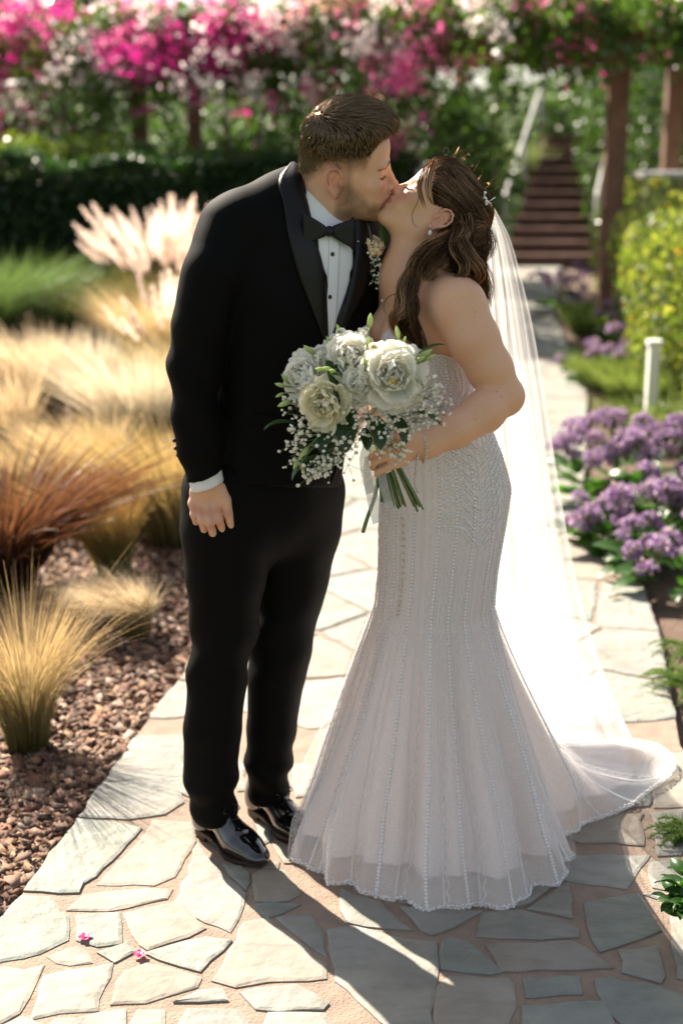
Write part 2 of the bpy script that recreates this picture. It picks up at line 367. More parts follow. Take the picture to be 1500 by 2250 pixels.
def weather(m):                                  # stains and fine riven layers of the stone itself
    n, l = m.node_tree.nodes, m.node_tree.links; b = n['Principled BSDF']; src = b.inputs['Base Color'].links[0].from_socket
    tc = n.new('ShaderNodeTexCoord'); mp = n.new('ShaderNodeMapping'); mp.inputs['Scale'].default_value = (10, 26, 20); mp.inputs['Rotation'].default_value = (0, 0, .5); l.new(tc.outputs['Object'], mp.inputs[0])
    t = n.new('ShaderNodeTexNoise'); t.inputs['Scale'].default_value = 1.0; t.inputs['Detail'].default_value = 7; t.inputs['Distortion'].default_value = .8; l.new(mp.outputs[0], t.inputs[0])
    r = n.new('ShaderNodeValToRGB'); r.color_ramp.elements[0].position = .34; r.color_ramp.elements[1].position = .56; r.color_ramp.elements[0].color = (.62, .60, .56, 1); r.color_ramp.elements[1].color = (1, 1, 1, 1); l.new(t.outputs[0], r.inputs[0])
    v = n.new('ShaderNodeTexNoise'); v.inputs['Scale'].default_value = 3.2; v.inputs['Detail'].default_value = 3; l.new(tc.outputs['Object'], v.inputs[0]); r2 = n.new('ShaderNodeValToRGB'); r2.color_ramp.elements[0].position = .42; r2.color_ramp.elements[1].position = .62; r2.color_ramp.elements[0].color = (1, 1, 1, 1); r2.color_ramp.elements[1].color = (1.0, .88, .74, 1); l.new(v.outputs[0], r2.inputs[0])
    for rr in (r, r2):
        mx = n.new('ShaderNodeMix'); mx.data_type = 'RGBA'; mx.blend_type = 'MULTIPLY'; mx.inputs[0].default_value = .42; l.new(src, mx.inputs[6]); l.new(rr.outputs[0], mx.inputs[7]); src = mx.outputs[2]
    l.new(src, b.inputs['Base Color'])
traced = [np.array([G(x / 2, 1650 + y / 2)[:2] for x, y in p]) for p in ZA] + [np.array([G(750 + x / 2, 1650 + y / 2)[:2] for x, y in p]) for p in ZB]
STONES = [mat('flagstone_grey_green', (.200, .203, .182), .78, rgb2=(.272, .265, .235), scale=7, detail=8, bump=.9, bscale=26, objvar=.08, bdist=.008),
          mat('flagstone_tan', (.225, .205, .172), .80, rgb2=(.285, .255, .215), scale=6, detail=8, bump=.9, bscale=22, objvar=.08, bdist=.008),
          mat('flagstone_slate', (.17, .19, .17), .74, rgb2=(.24, .25, .215), scale=9, detail=8, bump=1.0, bscale=30, objvar=.10, bdist=.008)]
for m_ in STONES: weather(m_)
def flagstone(poly, i, zt):
    c = poly.mean(0); pts = []
    n = len(poly)
    area = .5 * sum(poly[k][0] * poly[(k + 1) % n][1] - poly[(k + 1) % n][0] * poly[k][1] for k in range(n))
    if area < 0: poly = poly[::-1]
    for k in range(n):
        a, b = poly[k], poly[(k + 1) % n]; d = b - a; L = np.linalg.norm(d); m = max(1, int(L / .035)); nrm = np.array([d[1], -d[0]]) / (L + 1e-9)
        for q in range(m):
            t = q / m; pts.append(a + d * t + nrm * (rng.normal() * .0035 if q else rng.normal() * .002))
    pts = np.array(pts); n = len(pts); inn = pts + (c - pts) * np.minimum(.006 / (np.linalg.norm(c - pts, axis=1, keepdims=True) + 1e-6), .3) * rng.uniform(.5, 1.5, (n, 1))
    pts = pts + unit(pts - c) * .004; tilt = rng.normal(size=2) * .003
    zt_ = lambda q: zt + (q - c) @ tilt
    V = np.vstack([np.c_[pts, np.full(n, -.012)], np.c_[pts, zt_(pts) - .0022], np.c_[inn, zt_(inn)], [[*c, zt + .0006]]])
    F = [(k, (k + 1) % n, n + (k + 1) % n, n + k) for k in range(n)] + [(n + k, n + (k + 1) % n, 2 * n + (k + 1) % n, 2 * n + k) for k in range(n)] + [(2 * n + k, 2 * n + (k + 1) % n, 3 * n) for k in range(n)]
    return wobj('flagstone', V, F, STONES[i], path, False)
for q, p in enumerate(traced): flagstone(p, 0 if rng.rand() < .5 else (1 if rng.rand() < .45 else 2), .0078 + .003 * rng.rand())
def clip_half(poly, p, nrm):
    out = []
    for k in range(len(poly)):
        a, b = poly[k], poly[(k + 1) % len(poly)]; da, db = (a - p) @ nrm, (b - p) @ nrm
        if da <= 0: out.append(a)
        if da * db < 0: out.append(a + (b - a) * da / (da - db))
    return out
block = []
for p in traced:
    block += list(p) + [p.mean(0)] + [(p[k] + p[(k + 1) % len(p)]) / 2 for k in range(len(p))] + [(p[k] + p.mean(0)) / 2 for k in range(len(p))]
block = np.array(block); seeds = []
ymin, ymax = 2.2, 18.4
for _ in range(9000):
    y = ymin + (ymax - ymin) * rng.rand(); x = rng.uniform(-2.0, 3.2); q = np.array([x, y])
    if not inpoly(np.array(x), np.array(y), PATH): continue
    gap = .26 + .012 * (y - 3)
    if len(seeds) and min(np.hypot(*(np.array(seeds) - q).T)) < gap: continue
    if np.hypot(*(block - q).T).min() < .16: continue
    seeds.append(q)
seeds = np.array(seeds); allp = np.vstack([seeds, block])
for i, q in enumerate(seeds):
    poly = [q + np.array(d) for d in ((-.6, -.45), (.6, -.45), (.6, .45), (-.6, .45))]
    o_ = np.argsort(np.hypot(*(allp - q).T))[1:40]
    for r in allp[o_]:
        d = r - q; L = np.linalg.norm(d)
        if L < 1e-6: continue
        poly = clip_half(poly, q + d * .5 - d / L * .011, d / L)
        if len(poly) < 3: break
    for E_ in (LEFT_E, RIGHT_E):
        for a_, b_ in zip(E_[:-1], E_[1:]):
            if len(poly) < 3: break
            d = b_ - a_; L = np.linalg.norm(d); t_ = np.clip((q - a_) @ d / L ** 2, 0, 1)
            if np.linalg.norm(a_ + d * t_ - q) < .75 and 0 < t_ < 1:
                nrm = np.array([d[1], -d[0]]) / L; nrm = nrm if (q - a_) @ nrm < 0 else -nrm; poly = clip_half(poly, a_ - nrm * .004, nrm)
    if len(poly) < 3: continue
    poly = np.array(poly)
    for _ in range(8):
        ins_ = inpoly(poly[:, 0], poly[:, 1], PATH)
        if ins_.all(): break
        poly = np.where(ins_[:, None], poly, poly + (q - poly) * .16)
    if np.ptp(poly[:, 0]) * np.ptp(poly[:, 1]) < .012 or not inpoly(poly[:, 0] * .98 + q[0] * .02, poly[:, 1] * .98 + q[1] * .02, PATH).all(): continue
    keep = [poly[0]]
    for p in poly[1:]:
        if np.linalg.norm(p - keep[-1]) > .03: keep.append(p)
    if len(keep) >= 3: flagstone(np.array(keep), 0 if rng.rand() < .5 else (1 if rng.rand() < .5 else 2), .0078 + .003 * rng.rand())
# bark and stone chips in the bed on the groom's side
N = 34000; y = 2.0 + 7.5 * rng.rand(N) ** 1.6; lx = np.interp(y, [p[1] for p in LEFT_E], [p[0] for p in LEFT_E]); x = lx - .008 - (lx + .27 * y + .40) * rng.rand(N)
cx = np.stack([x, y, np.zeros(N)], -1); cx[:, 2] = -.016 + .012 * vnoise(cx, 4, 5) + .014 * rng.rand(N) - .010 * np.clip(1 - (lx - x) / .06, 0, 1)
sz = (.0062 + .0110 * rng.rand(N) ** 2)[:, None] * np.stack([np.ones(N), .55 + .4 * rng.rand(N), .22 + .25 * rng.rand(N)], -1)
a = rng.uniform(0, 6.28, N); tl = rng.normal(size=(N, 2)) * .35
cube = np.array([[-1,-1,-1],[1,-1,-1],[1,1,-1],[-1,1,-1],[-1,-1,1],[1,-1,1],[1,1,1],[-1,1,1]], float)
Vc = cube[None] * sz[:, None] * (1 + .45 * rng.uniform(-1, 1, (N, 8, 1)))
X_ = Vc[..., 0] * np.cos(a)[:, None] - Vc[..., 1] * np.sin(a)[:, None]; Y_ = Vc[..., 0] * np.sin(a)[:, None] + Vc[..., 1] * np.cos(a)[:, None]
Z_ = Vc[..., 2] + X_ * tl[:, :1] + Y_ * tl[:, 1:]
Vc = np.stack([X_, Y_, Z_], -1) + cx[:, None]
Fc_ = (np.array([[4,5,6,7],[0,1,5,4],[1,2,6,5],[2,3,7,6],[3,0,4,7]])[None] + (np.arange(N) * 8)[:, None, None]).reshape(-1, 4)
pal = np.array([(.24, .135, .10), (.34, .215, .165), (.15, .085, .065), (.42, .32, .26), (.29, .15, .10), (.38, .24, .15)]); cc = pal[rng.randint(0, 6, N)] * np.array([.92, .90, .84]) * (.36 + .42 * rng.rand(N, 1))
o = wobj('mulch_chips', Vc.reshape(-1, 3), Fc_, mat('mulch', (1, 1, 1), .85, .15, 120, vcol=True, spec=.3), None, False, np.repeat(cc, 8, 0))
tag(o, 'reddish brown bark and stone mulch chips covering the bed beside the path', 'mulch', kind='stuff')
# fallen petals and a leaf on the stones
PETAL = leaf_mat('magenta_petal', (.50, .02, .14), .2)
for (a, b, r) in ((188, 2059, .4), (309, 2097, 1.7)):
    mb = MB()
    for q in range(4):
        t = np.linspace(-1, 1, 5); th = r + q * 1.5; cxy = G(a, b, .012) + np.array([math.cos(th), math.sin(th), 0]) * .006
        V = [cxy + np.array([math.cos(th) * u * .009 - math.sin(th) * w * .007 * (1 - .5 * u * u), math.sin(th) * u * .009 + math.cos(th) * w * .007 * (1 - .5 * u * u), .001 + .004 * abs(w) + .002 * u * u + .003 * rng.rand()]) for u in t for w in (-1, 0, 1)]
        mb.add(np.array(V) * np.array([1, 1, .45]) + np.array([0, 0, .006]), grid_faces(5, 3).tolist())
    tag(mb.build('fallen_petal', PETAL), 'crumpled magenta petal lying ' + ('in the middle of a small squarish flagstone' if a < 250 else 'in the mortar joint at a flagstone corner'), 'petal', 'petals fallen on the path')
mb = MB(); c0 = G(1350, 1312, .018); t = np.linspace(-1, 1, 7)
mb.add([c0 + np.array([u * .030, u * .012 + w * .012 * (1 - u * u), .004 * abs(w) + .004 * u * u]) for u in t for w in (-1, 0, 1)], grid_faces(7, 3).tolist())
tag(mb.build('fallen_leaf', leaf_mat('dry_leaf', (.10, .09, .02), .2)), 'dry olive leaf lying alone on the path near the purple flowers', 'leaf')
# ------------------------------------------------------------------ plants
prn = np.random.RandomState(21)
def grass_blades(base, n, h, r0, spread, lean, w, droop, c_base, c_tip, seed, M=7, hvar=.35, cvar=.25):
    r = np.random.RandomState(seed); az = r.uniform(0, 6.28, n); q = np.sqrt(r.rand(n)); b = np.asarray(base) + np.stack([np.cos(az) * q * r0, np.sin(az) * q * r0, np.zeros(n)], -1)
    hh = h * (1 - hvar * r.rand(n)); out = np.stack([np.cos(az), np.sin(az), np.zeros(n)], -1)
    s = np.linspace(0, 1, M); sp = (spread * (.25 + .75 * q) * (.6 + .8 * r.rand(n)))[:, None]
    ld = np.asarray(lean, float)[None] * (.6 + .8 * r.rand(n))[:, None]
    up = hh[:, None] * (s[None] - droop * (.5 + r.rand(n))[:, None] * s[None] ** 2.4)
    p = b[:, None] + out[:, None] * (hh[:, None] * sp * s[None] ** 1.6)[..., None] + ld[:, None] * (hh[:, None] * s[None] ** 2.0)[..., None]
    p[..., 2] += up; p += (r.normal(size=(n, 1, 3)) * (hh * .05)[:, None, None]) * s[None, :, None] ** 1.5
    sd = unit(np.cross(unit(np.gradient(p, axis=1)), unit(r.normal(size=(n, 1, 3)))))
    ww = w * (.6 + .8 * r.rand(n))[:, None] * np.interp(s, [0, .2, .7, 1], [.8, 1, .7, .12])[None]
    V, F = ribbons(p, ww, sd)
    c = (np.asarray(c_base)[None, None] * (1 - s)[None, :, None] ** 1.1 + np.asarray(c_tip)[None, None] * (1 - (1 - s) ** 1.1)[None, :, None]) * (1 + cvar * r.uniform(-1, 1, n))[:, None, None]
    return V, F, np.repeat(c[:, :, None], 2, 2).reshape(-1, 3), p
GRASS = leaf_mat('grass_blade', (.78, .78, .78), .42, (.95, .88, .76), .5)
def clump(name, base, n, h, r0, spread, lean, w, droop, cb, ct, label, group, seed, M=7, parent=None):
    V, F, C, p = grass_blades(base, n, h, r0, spread, lean, w, droop, cb, ct, seed, M)
    o = wobj(name, V, F, GRASS, None, True, C); tag(o, label, 'grass', group); return o
GOLD_B, GOLD_T = (.16, .17, .035), (.62, .43, .19); PALE_T = (.95, .80, .58)
FG = 'golden feather grasses along the mulch bed'
clump('feather_grass', G(62, 1640), 1150, .60, .06, .46, (-.03, 0, 0), .0016, .24, (.11, .12, .03), (.80, .60, .33), 'upright golden feather grass with green base rising from bare mulch', FG, 1, 8)
clump('feather_grass', G(300, 1392), 1300, .30, .05, .50, (-.40, -.10, 0), .0022, .35, (.20, .16, .04), PALE_T, 'small pale tuft of feather grass bent over sideways', FG, 2)
clump('feather_grass', G(250, 1252), 1500, .52, .07, .50, (-.35, 0, .0), .0026, .25, (.17, .18, .04), (.66, .42, .16), 'orange gold feather grass behind the small bent tuft', FG, 3)
clump('bronze_sedge', G(20, 1290), 900, .66, .10, .80, (.10, 0, 0), .0085, .22, (.022, .011, .008), (.22, .095, .045), 'dark bronze sedge with arching coppery blades', None, 4)
feather = [(95, 935, 1100, .72, .42, 'blurred pale feather grass before the green grass'), (300, 1015, 1200, .74, .42, 'broad feather grass with bleached plumes beside the tuxedo sleeve'), (205, 1090, 900, .50, .5, 'low straw coloured feather grass between two taller clumps'),
           (385, 1190, 1000, .62, .40, 'upright feather grass close behind the hanging hand'), (15, 1010, 800, .60, .45, 'feather grass behind the bronze sedge'), (365, 840, 1300, .80, .5, 'feather grass under the pink plumed fountain grass'),
           (195, 900, 900, .60, .42, 'feather grass spilling over between pale clumps'), (455, 960, 1000, .70, .5, 'feather grass hidden mostly by the tuxedo jacket'), (120, 1120, 1000, .45, .7, 'short tangled feather grass above the bronze sedge'), (320, 1150, 900, .50, .6, 'feather grass just above the orange gold clump')]
for i, (u, v, n, h, sp, lb) in enumerate(feather):
    clump('feather_grass', G(u, v), n, h, .12, sp, (-.20, -.05, 0), .0042, .14, (.10, .095, .03), [PALE_T, (1.0, .90, .72), (.85, .68, .42), (.66, .50, .22), (.90, .72, .48), (.92, .72, .42), (1.0, .90, .74), (.80, .62, .34), (.72, .56, .32), (.74, .58, .28)][i], lb, FG, 40 + i)
for i, (u, v, h, lb) in enumerate(((60, 745, .95, 'tall bright green ornamental grass below the clipped hedge'), (165, 765, .75, 'darker green grass beside the fountain grass'), (-30, 770, .95, 'green ornamental grass at the end of the bed'))):
    clump('ornamental_grass', G(u, v), 1500, h, .22, .55, (.12, 0, 0), .0075, .28, (.035, .08, .015), (.18, .30, .08) if i != 1 else (.13, .17, .06), lb, 'green grasses below the hedge', 60 + i)
# fountain grass with plumes
PL = leaf_mat('plume', (1, 1, 1), .55, (1.2, 1.1, 1.05), .7)
def plume_mesh():
    r = np.random.RandomState(3); n = 210; s = r.rand(n); a = r.uniform(0, 6.28, n); z = s * .26; rad = .019 * np.sin(np.clip(s * .93 + .07, 0, 1) * math.pi) ** .6
    b = np.stack([np.zeros(n), np.zeros(n), z], -1); d = np.stack([np.cos(a), np.sin(a), np.full(n, .9)], -1)
    p = np.stack([b, b + d * rad[:, None] * .6, b + d * rad[:, None] * 1.2], 1); sd = unit(np.cross(d, r.normal(size=(n, 3))))[:, None].repeat(3, 1)
    V, F = ribbons(p, np.tile([.005, .0042, .001], (n, 1)), sd); c = np.tile(np.array([.92, .83, .75]), (len(V), 1)) * np.repeat(.8 + .3 * r.rand(n), 6)[:, None]
    return mesh_data('plume', V, F, True, c)
PLM = plume_mesh(); PLM.materials.append(PL)
def fountain(base, n, h, spread, label, seed, lean=(0, 0, 0)):
    V, F, C, _ = grass_blades(base, 1500, h * .85, .2, spread * 1.2, lean, .006, .30, (.05, .08, .02), (.30, .27, .09), seed)
    root = empty('fountain_grass', tuple(base), label, 'grass', 'fountain grasses with plumes'); wobj('blades', V, F, GRASS, root, True, C)
    V, F, C, p = grass_blades(base, n, h, .15, spread, lean, .003, .10, (.16, .16, .05), (.5, .4, .2), seed + 1, 7, .30); wobj('stalks', V, F, GRASS, root, True, C)
    for q in p:
        t = unit(q[-1] - q[-2]); o = bpy.data.objects.new('plume', PLM); COL.objects.link(o); o.parent = root
        o.location = Vector(q[-1] - np.asarray(base)) - Vector(t * .05); o.rotation_euler = Vector(t).to_track_quat('Z', 'Y').to_euler(); s = .8 + .5 * prn.rand(); o.scale = (s, s, s)
    return root
fountain(G(385, 775), 170, 1.10, .42, 'fountain grass with many pinkish cream plumes fanned out', 70, (-.04, 0, 0))
fountain(G(395, 905), 22, .80, .35, 'shorter fountain grass with few plumes beside the tuxedo sleeve', 75)
# leaves scattered through a volume
def leaf_cloud(C0, size, cols, seed, flat=.35, upb=.3, aspect=.5, cvar=.3, droop=None):
    r = np.random.RandomState(seed); n = len(C0); d = unit(r.normal(size=(n, 3)) + np.array([0, 0, upb])); s = unit(np.cross(d, r.normal(size=(n, 3)))); nn = np.cross(d, s)
    L = (np.asarray(size) * (.6 + .8 * r.rand(n)))[:, None]
    V = np.stack([C0 - d * L * .5, C0 + s * L * aspect * .5 + nn * L * .06, C0 + d * L * .5 - nn * L * .08, C0 - s * L * aspect * .5 + nn * L * .06], 1).reshape(-1, 3)
    F = np.arange(n * 4).reshape(-1, 4); c = np.asarray(cols)
    if c.ndim == 1: c = np.tile(c, (n, 1))
    c = c * (1 + cvar * r.uniform(-1, 1, (n, 1))); return V, F, np.repeat(np.clip(c, 0, 1), 4, 0)
LEAF = leaf_mat('leaf', (.62, .62, .62), .40, (1.0, 1.08, .5), .38, spec=.5)
def shell_points(n, c, r, seed, p=3.0, inner=.35, lump=.18):
    q = np.random.RandomState(seed); d = unit(q.normal(size=(n, 3))); k = (np.abs(d) ** p).sum(1) ** (-1 / p) if p != 2 else 1
    d = d * np.reshape(k, (-1, 1)); rad = 1 - inner * q.rand(n) ** 1.6; pos = d * rad[:, None]; pos *= (1 + lump * vnoise(d * np.asarray(r), seed, 3.2))[:, None]
    return np.asarray(c) + pos * np.asarray(r)
def shrub(name, c, r, n, size, col, label, group, seed, p=2.4, lump=.2, aspect=.5, stem=True, cat='shrub', cvar=.35):
    c = np.asarray(c, float); r = np.asarray(r, float); base = (c[0], c[1], 0)
    root = empty(name, base, label, cat, group)
    Pn = shell_points(n, c, r, seed, p, .45, lump); Pn = Pn[Pn[:, 2] > .02]
    V, F, C = leaf_cloud(Pn, size, col, seed, aspect=aspect, cvar=cvar); wobj('foliage', V, F, LEAF, root, True, C)
    if stem:
        mb = MB(); q = np.random.RandomState(seed)
        for i in range(7):
            e = c + unit(q.normal(size=3)) * r * .7; mb.tube(interp_path([np.array(base) + q.normal(size=3) * .05 * np.array([1, 1, 0]), (np.array(base) + e) / 2 + q.normal(size=3) * .06, e], 7), np.linspace(.022, .006, 7), 5)
        mb.build('stems', mat('bark', (.13, .085, .055), .9, .3, 40, .6, 60), root)
    return root
# clipped hedge behind the grasses
hx0, hx1 = P(-500, 400, 13.2)[0], P(930, 400, 13.2)[0]; n = 52000; q = prn.rand(n, 3)
hp3 = np.stack([hx0 + (hx1 - hx0) * q[:, 0], 13.0 + .9 * q[:, 1], .1 + 1.36 * q[:, 2]], -1); face = prn.rand(n)
hp3[face < .55, 1] = 13.0 + .10 * prn.rand((face < .55).sum()); tp = (face > .55) & (face < .85); hp3[tp, 2] = 1.40 + .12 * prn.rand(tp.sum()); hp3[:, 2] += .07 * vnoise(hp3 * np.array([1, 0, 0]), 3, 3)[:]; hp3[:, 1] += .06 * vnoise(hp3, 6, 5)
V, F, C = leaf_cloud(hp3, .055, (.030, .080, .016), 80, aspect=.55); root = empty('clipped_hedge', ((hx0 + hx1) / 2, 13.4, 0), 'long dark green clipped hedge behind the ornamental grasses', 'hedge'); wobj('foliage', V, F, LEAF, root, True, C)
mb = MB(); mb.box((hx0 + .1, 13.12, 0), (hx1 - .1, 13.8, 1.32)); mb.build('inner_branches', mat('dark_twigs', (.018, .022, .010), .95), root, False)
for i, (u, w_) in enumerate(((215, .50), (80, .35), (330, .35), (470, .5))):
    c = P(u, 338, 14.3); shrub('low_shrub', (c[0], 14.3, .75), (w_ * 1.3, .45, .92), 5000, .075, (.22, .30, .04) if i < 2 else (.12, .22, .04), ['brightest yellow green shrub above the clipped hedge', 'small yellow green shrub near the hanging magenta flowers', 'green shrub at the foot of the paired posts above the hedge', 'wide green shrub above the hedge beside the head of the man'][i], 'shrubs above the hedge', 90 + i)
# pergola with bougainvillea
WOOD = mat('reddish_timber', (.14, .068, .036), .75, .25, 6, .4, 30)
pr = empty('pergola', (0, 14.5, 0), 'reddish timber pergola carrying flowering climbers', 'pergola')
def pline(t): return np.array([2.56 - 6.9 * t, 12.5 + 4.1 * t, 0])
bk = np.array([.95, 2.0, 0])
def post(x, y, w, h):
    mb = MB(); mb.box((x - w / 2, y - w / 2, 0), (x + w / 2, y + w / 2, h)); mb.build('post', WOOD, pr, False)
pz = 2.42
c = P(1357, 200, 12.5); post(c[0], 12.5, .175, pz)
for (u, Y) in ((306, 15.6), (428, 17.0), (1478, 14.6), (-60, 16.4), (-420, 17.3)):
    c = P(u, 250, Y); post(c[0], Y, .165, pz)
def beam(a, b, w, h, z0, name='beam'):
    a = np.asarray(a, float); b = np.asarray(b, float); d = unit(b - a); s = np.array([-d[1], d[0], 0]); V = []
    for p in (a, b):
        for (i, j) in ((-1, 0), (1, 0), (1, 1), (-1, 1)): V.append(p + s * i * w / 2 + np.array([0, 0, z0 + j * h]))
    mb = MB(); mb.add(V, [(0, 1, 2, 3), (7, 6, 5, 4), (0, 4, 5, 1), (1, 5, 6, 2), (2, 6, 7, 3), (3, 7, 4, 0)]); mb.build(name, WOOD, pr, False)
beam(pline(-.35), pline(1.6), .10, .20, pz); beam(pline(-.35) + bk, pline(1.6) + bk, .10, .20, pz + .002)
for t in np.linspace(-.3, 1.55, 18): beam(pline(t) - bk * .2, pline(t) + bk * 1.2, .07, .14, pz + .204, 'rafter')
FLW = leaf_mat('bract', (1, 1, 1), .50, (1.25, 1.15, 1.15), .6)
MAG, PNK, WHT, PEA = (.60, .03, .28), (.82, .20, .44), (.90, .84, .80), (.86, .50, .42)
def bougain(t0, t1, n, pal, label, seed, hang, nb):
    q = np.random.RandomState(seed); root = empty('bougainvillea', tuple(pline((t0 + t1) / 2)), label, 'climber', 'bougainvillea over the pergola')
    t = t0 + (t1 - t0) * q.rand(n); w = q.rand(n); kind = q.rand(n); pos = np.array([pline(a) for a in t]) + bk * (w[:, None] * 1.3 - .25)
    top = 2.66 + .20 * (1 + vnoise(pos, seed, 1.6)); z = 2.45 + (top - 2.45) * q.rand(n) ** .6
    fr = kind < .52; hg = hang * (1 + .75 * vnoise(pos * np.array([1, 1, 0]), 5, 2.3)); pos[fr] = np.array([pline(a) for a in t[fr]]) - bk * (.16 + .12 * q.rand(fr.sum()))[:, None]
    z[fr] = top[fr] - (top[fr] - 2.42 + np.clip(hg[fr], .05, 2)) * q.rand(fr.sum()) ** 1.25
    pos[:, 2] = z; pos += q.normal(size=pos.shape) * .05; pos = pos[vnoise(pos, 31, 4.5) + .9 * q.rand(n) > -.05]; n = len(pos)
    V, F, C = leaf_cloud(pos, .085, (.10, .185, .03), seed, aspect=.6, cvar=.45); wobj('foliage', V, F, LEAF, root, True, C)
    ncl = max(6, nb // 9); hubs = pos[q.choice(n, ncl)]; hub_of = q.randint(0, ncl, nb); off = q.normal(size=(nb, 3)) * np.array([.20, .10, .16]); cl = hubs[hub_of] + off + np.array([-.04, -.08, .05])
    m = 24; fp = (cl[:, None] + q.normal(size=(nb, m, 3)) * np.array([.07, .06, .07])).reshape(-1, 3)
    pc = np.array([p_[0] for p_ in pal]); pw = np.array([p_[1] for p_ in pal], float); hi = hubs[:, 2] > 2.75
    hid = q.choice(len(pal), ncl, p=pw / pw.sum()); wi = [k for k, p_ in enumerate(pal) if p_[0] == WHT][0]; hid[hi & (q.rand(ncl) < .5)] = wi  # high hubs often turned white: sunlight on the canopy top put into colour
    idx = np.where(q.rand(nb) < .8, hid[hub_of], q.choice(len(pal), nb, p=pw / pw.sum())); col = np.repeat(pc[idx], m, 0)
    V, F, C = leaf_cloud(fp, .052, col, seed + 1, aspect=.8, cvar=.2); wobj('blossom', V, F, FLW, root, True, C)
    for k in range(3 if seed < 104 else 1):
        mb = MB()
        a = pline(t0 + (t1 - t0) * q.rand()) - bk * .05; b0 = a + np.array([q.normal() * .15, q.normal() * .1, 0]); mb.tube(interp_path([b0, b0 * .5 + a * .5 + np.array([q.normal() * .12, 0, 1.2]), a + np.array([q.normal() * .2, 0, 2.45])], 9), np.linspace(.035, .018, 9), 6)
        mb.build('stem', MATS['bark'], root)
bougain(.70, 1.45, 12500, [(MAG, 5), (PNK, 3), (WHT, 1)], 'magenta bougainvillea hanging deepest, over the clipped hedge', 101, .95, 420)
bougain(.42, .72, 8000, [(MAG, 3), (PNK, 2), (WHT, 3)], 'white and magenta bougainvillea above the paired posts', 102, .55, 230)
bougain(.12, .44, 9000, [(PNK, 3), (WHT, 2.5), (PEA, 3), (MAG, 1)], 'pink and peach bougainvillea above the kissing couple', 103, 1.0, 260)
bougain(-.30, .14, 9000, [(PNK, 3), (PEA, 2), (MAG, 1), (WHT, .6)], 'mostly green bougainvillea with few pink flowers above the stairs', 104, .22, 130)
# shrubs and trees beyond
back = [(-40, 300, 17.5, 1.1, 1.3, (.05, .10, .03)), (150, 250, 18.5, 1.0, 1.5, (.04, .085, .03)), (290, 230, 20, 1.3, 1.7, (.055, .11, .035)), (480, 250, 19, 1.1, 1.5, (.10, .19, .04)), (640, 230, 20, 1.2, 1.8, (.06, .12, .03)), (560, 300, 16.6, .7, 1.1, (.035, .07, .022)), (800, 260, 18, 1.0, 1.7, (.04, .08, .025)), (950, 260, 17, .9, 1.6, (.04, .085, .022)), (1010, 330, 16.2, .50, 1.25, (.06, .13, .03)), (1245, 235, 23.2, .9, 1.7, (.10, .18, .04)), (1420, 260, 19.5, .9, 1.9, (.07, .14, .03)), (1340, 230, 24, 1.2, 1.9, (.05, .11, .03)), (1130, 240, 24, 1.3, 1.7, (.09, .15, .05)), (1500, 230, 21, 1.1, 2.0, (.11, .20, .04))]
bl_lab = ['dark shrub behind the deepest hanging bougainvillea', 'rounded dark shrub left of the paired posts', 'shrub behind the paired pergola posts', 'light green shrub between the post and the head of the man', 'broad shrub behind the head of the man', 'low dark shrub at the foot of the pergola post', 'dark shrub above the kissing faces', 'dense shrub behind the head of the woman', 'shrub filling the corner by the left handrail', 'light shrub at the top of the stairs', 'shrub between the two timber posts beside the stairs', 'dark shrub behind the top of the stairs', 'pale shrub above the left handrail', 'bright shrub behind the white garden wall']
for i, (u, v, Y, w_, h_, cl) in enumerate(back):
    c = P(u, v, Y); shrub('garden_shrub', (c[0], Y, h_ * .62), (w_, w_ * .8, h_), 5200, .10, cl, bl_lab[i], 'shrubs behind the pergola', 120 + i, 2.2, .25)
HILL = mat('hillside', (.085, .13, .035), .95, .4, .8, .8, 3, bdist=.2)
xs = np.arange(-60, 61, 1.5); ys = np.arange(21.5, 90, 1.5); X, Y = np.meshgrid(xs, ys, indexing='ij'); Zh = np.clip((Y - 21.5) * .13, 0, 3.4) + .25 * vnoise(np.stack([X, Y, 0 * X], -1), 9, .25) * np.clip((Y - 21.5) / 6, 0, 1) - .05
o = wobj('hillside', np.stack([X, Y, Zh], -1).reshape(-1, 3), grid_faces(len(xs), len(ys)), HILL); o['kind'] = 'structure'
def tree(u, Y, z0, h, rad, label, seed, col, n=5200):
    q = np.random.RandomState(seed); x = P(u, 300, Y)[0]; root = empty('tree', (x, Y, z0), label, 'tree', 'trees on the slope beyond the pergola'); mb = MB()
    mb.tube(interp_path([(x, Y, z0 - .2), (x + .1 * q.normal(), Y, z0 + h * .4), (x + .2 * q.normal(), Y, z0 + h * .8)], 8), np.linspace(.17, .07, 8), 8)
    tops = [np.array([x, Y, z0 + h * .75]) + q.normal(size=3) * np.array([rad * .55, rad * .5, h * .12]) for _ in range(8)]
    for t_ in tops: mb.tube(interp_path([(x, Y, z0 + h * .35), (np.array([x, Y, z0 + h * .5]) + t_) / 2, t_], 6), np.linspace(.06, .015, 6), 5)
    mb.build('trunk', MATS['bark'], root)
    pts = np.vstack([shell_points(n // 8, t_, (rad * .55, rad * .5, rad * .42), seed + i, 2.0, .7, .3) for i, t_ in enumerate(tops)]); V, F, C = leaf_cloud(pts, .15, col, seed, cvar=.4); wobj('crown', V, F, LEAF, root, True, C)
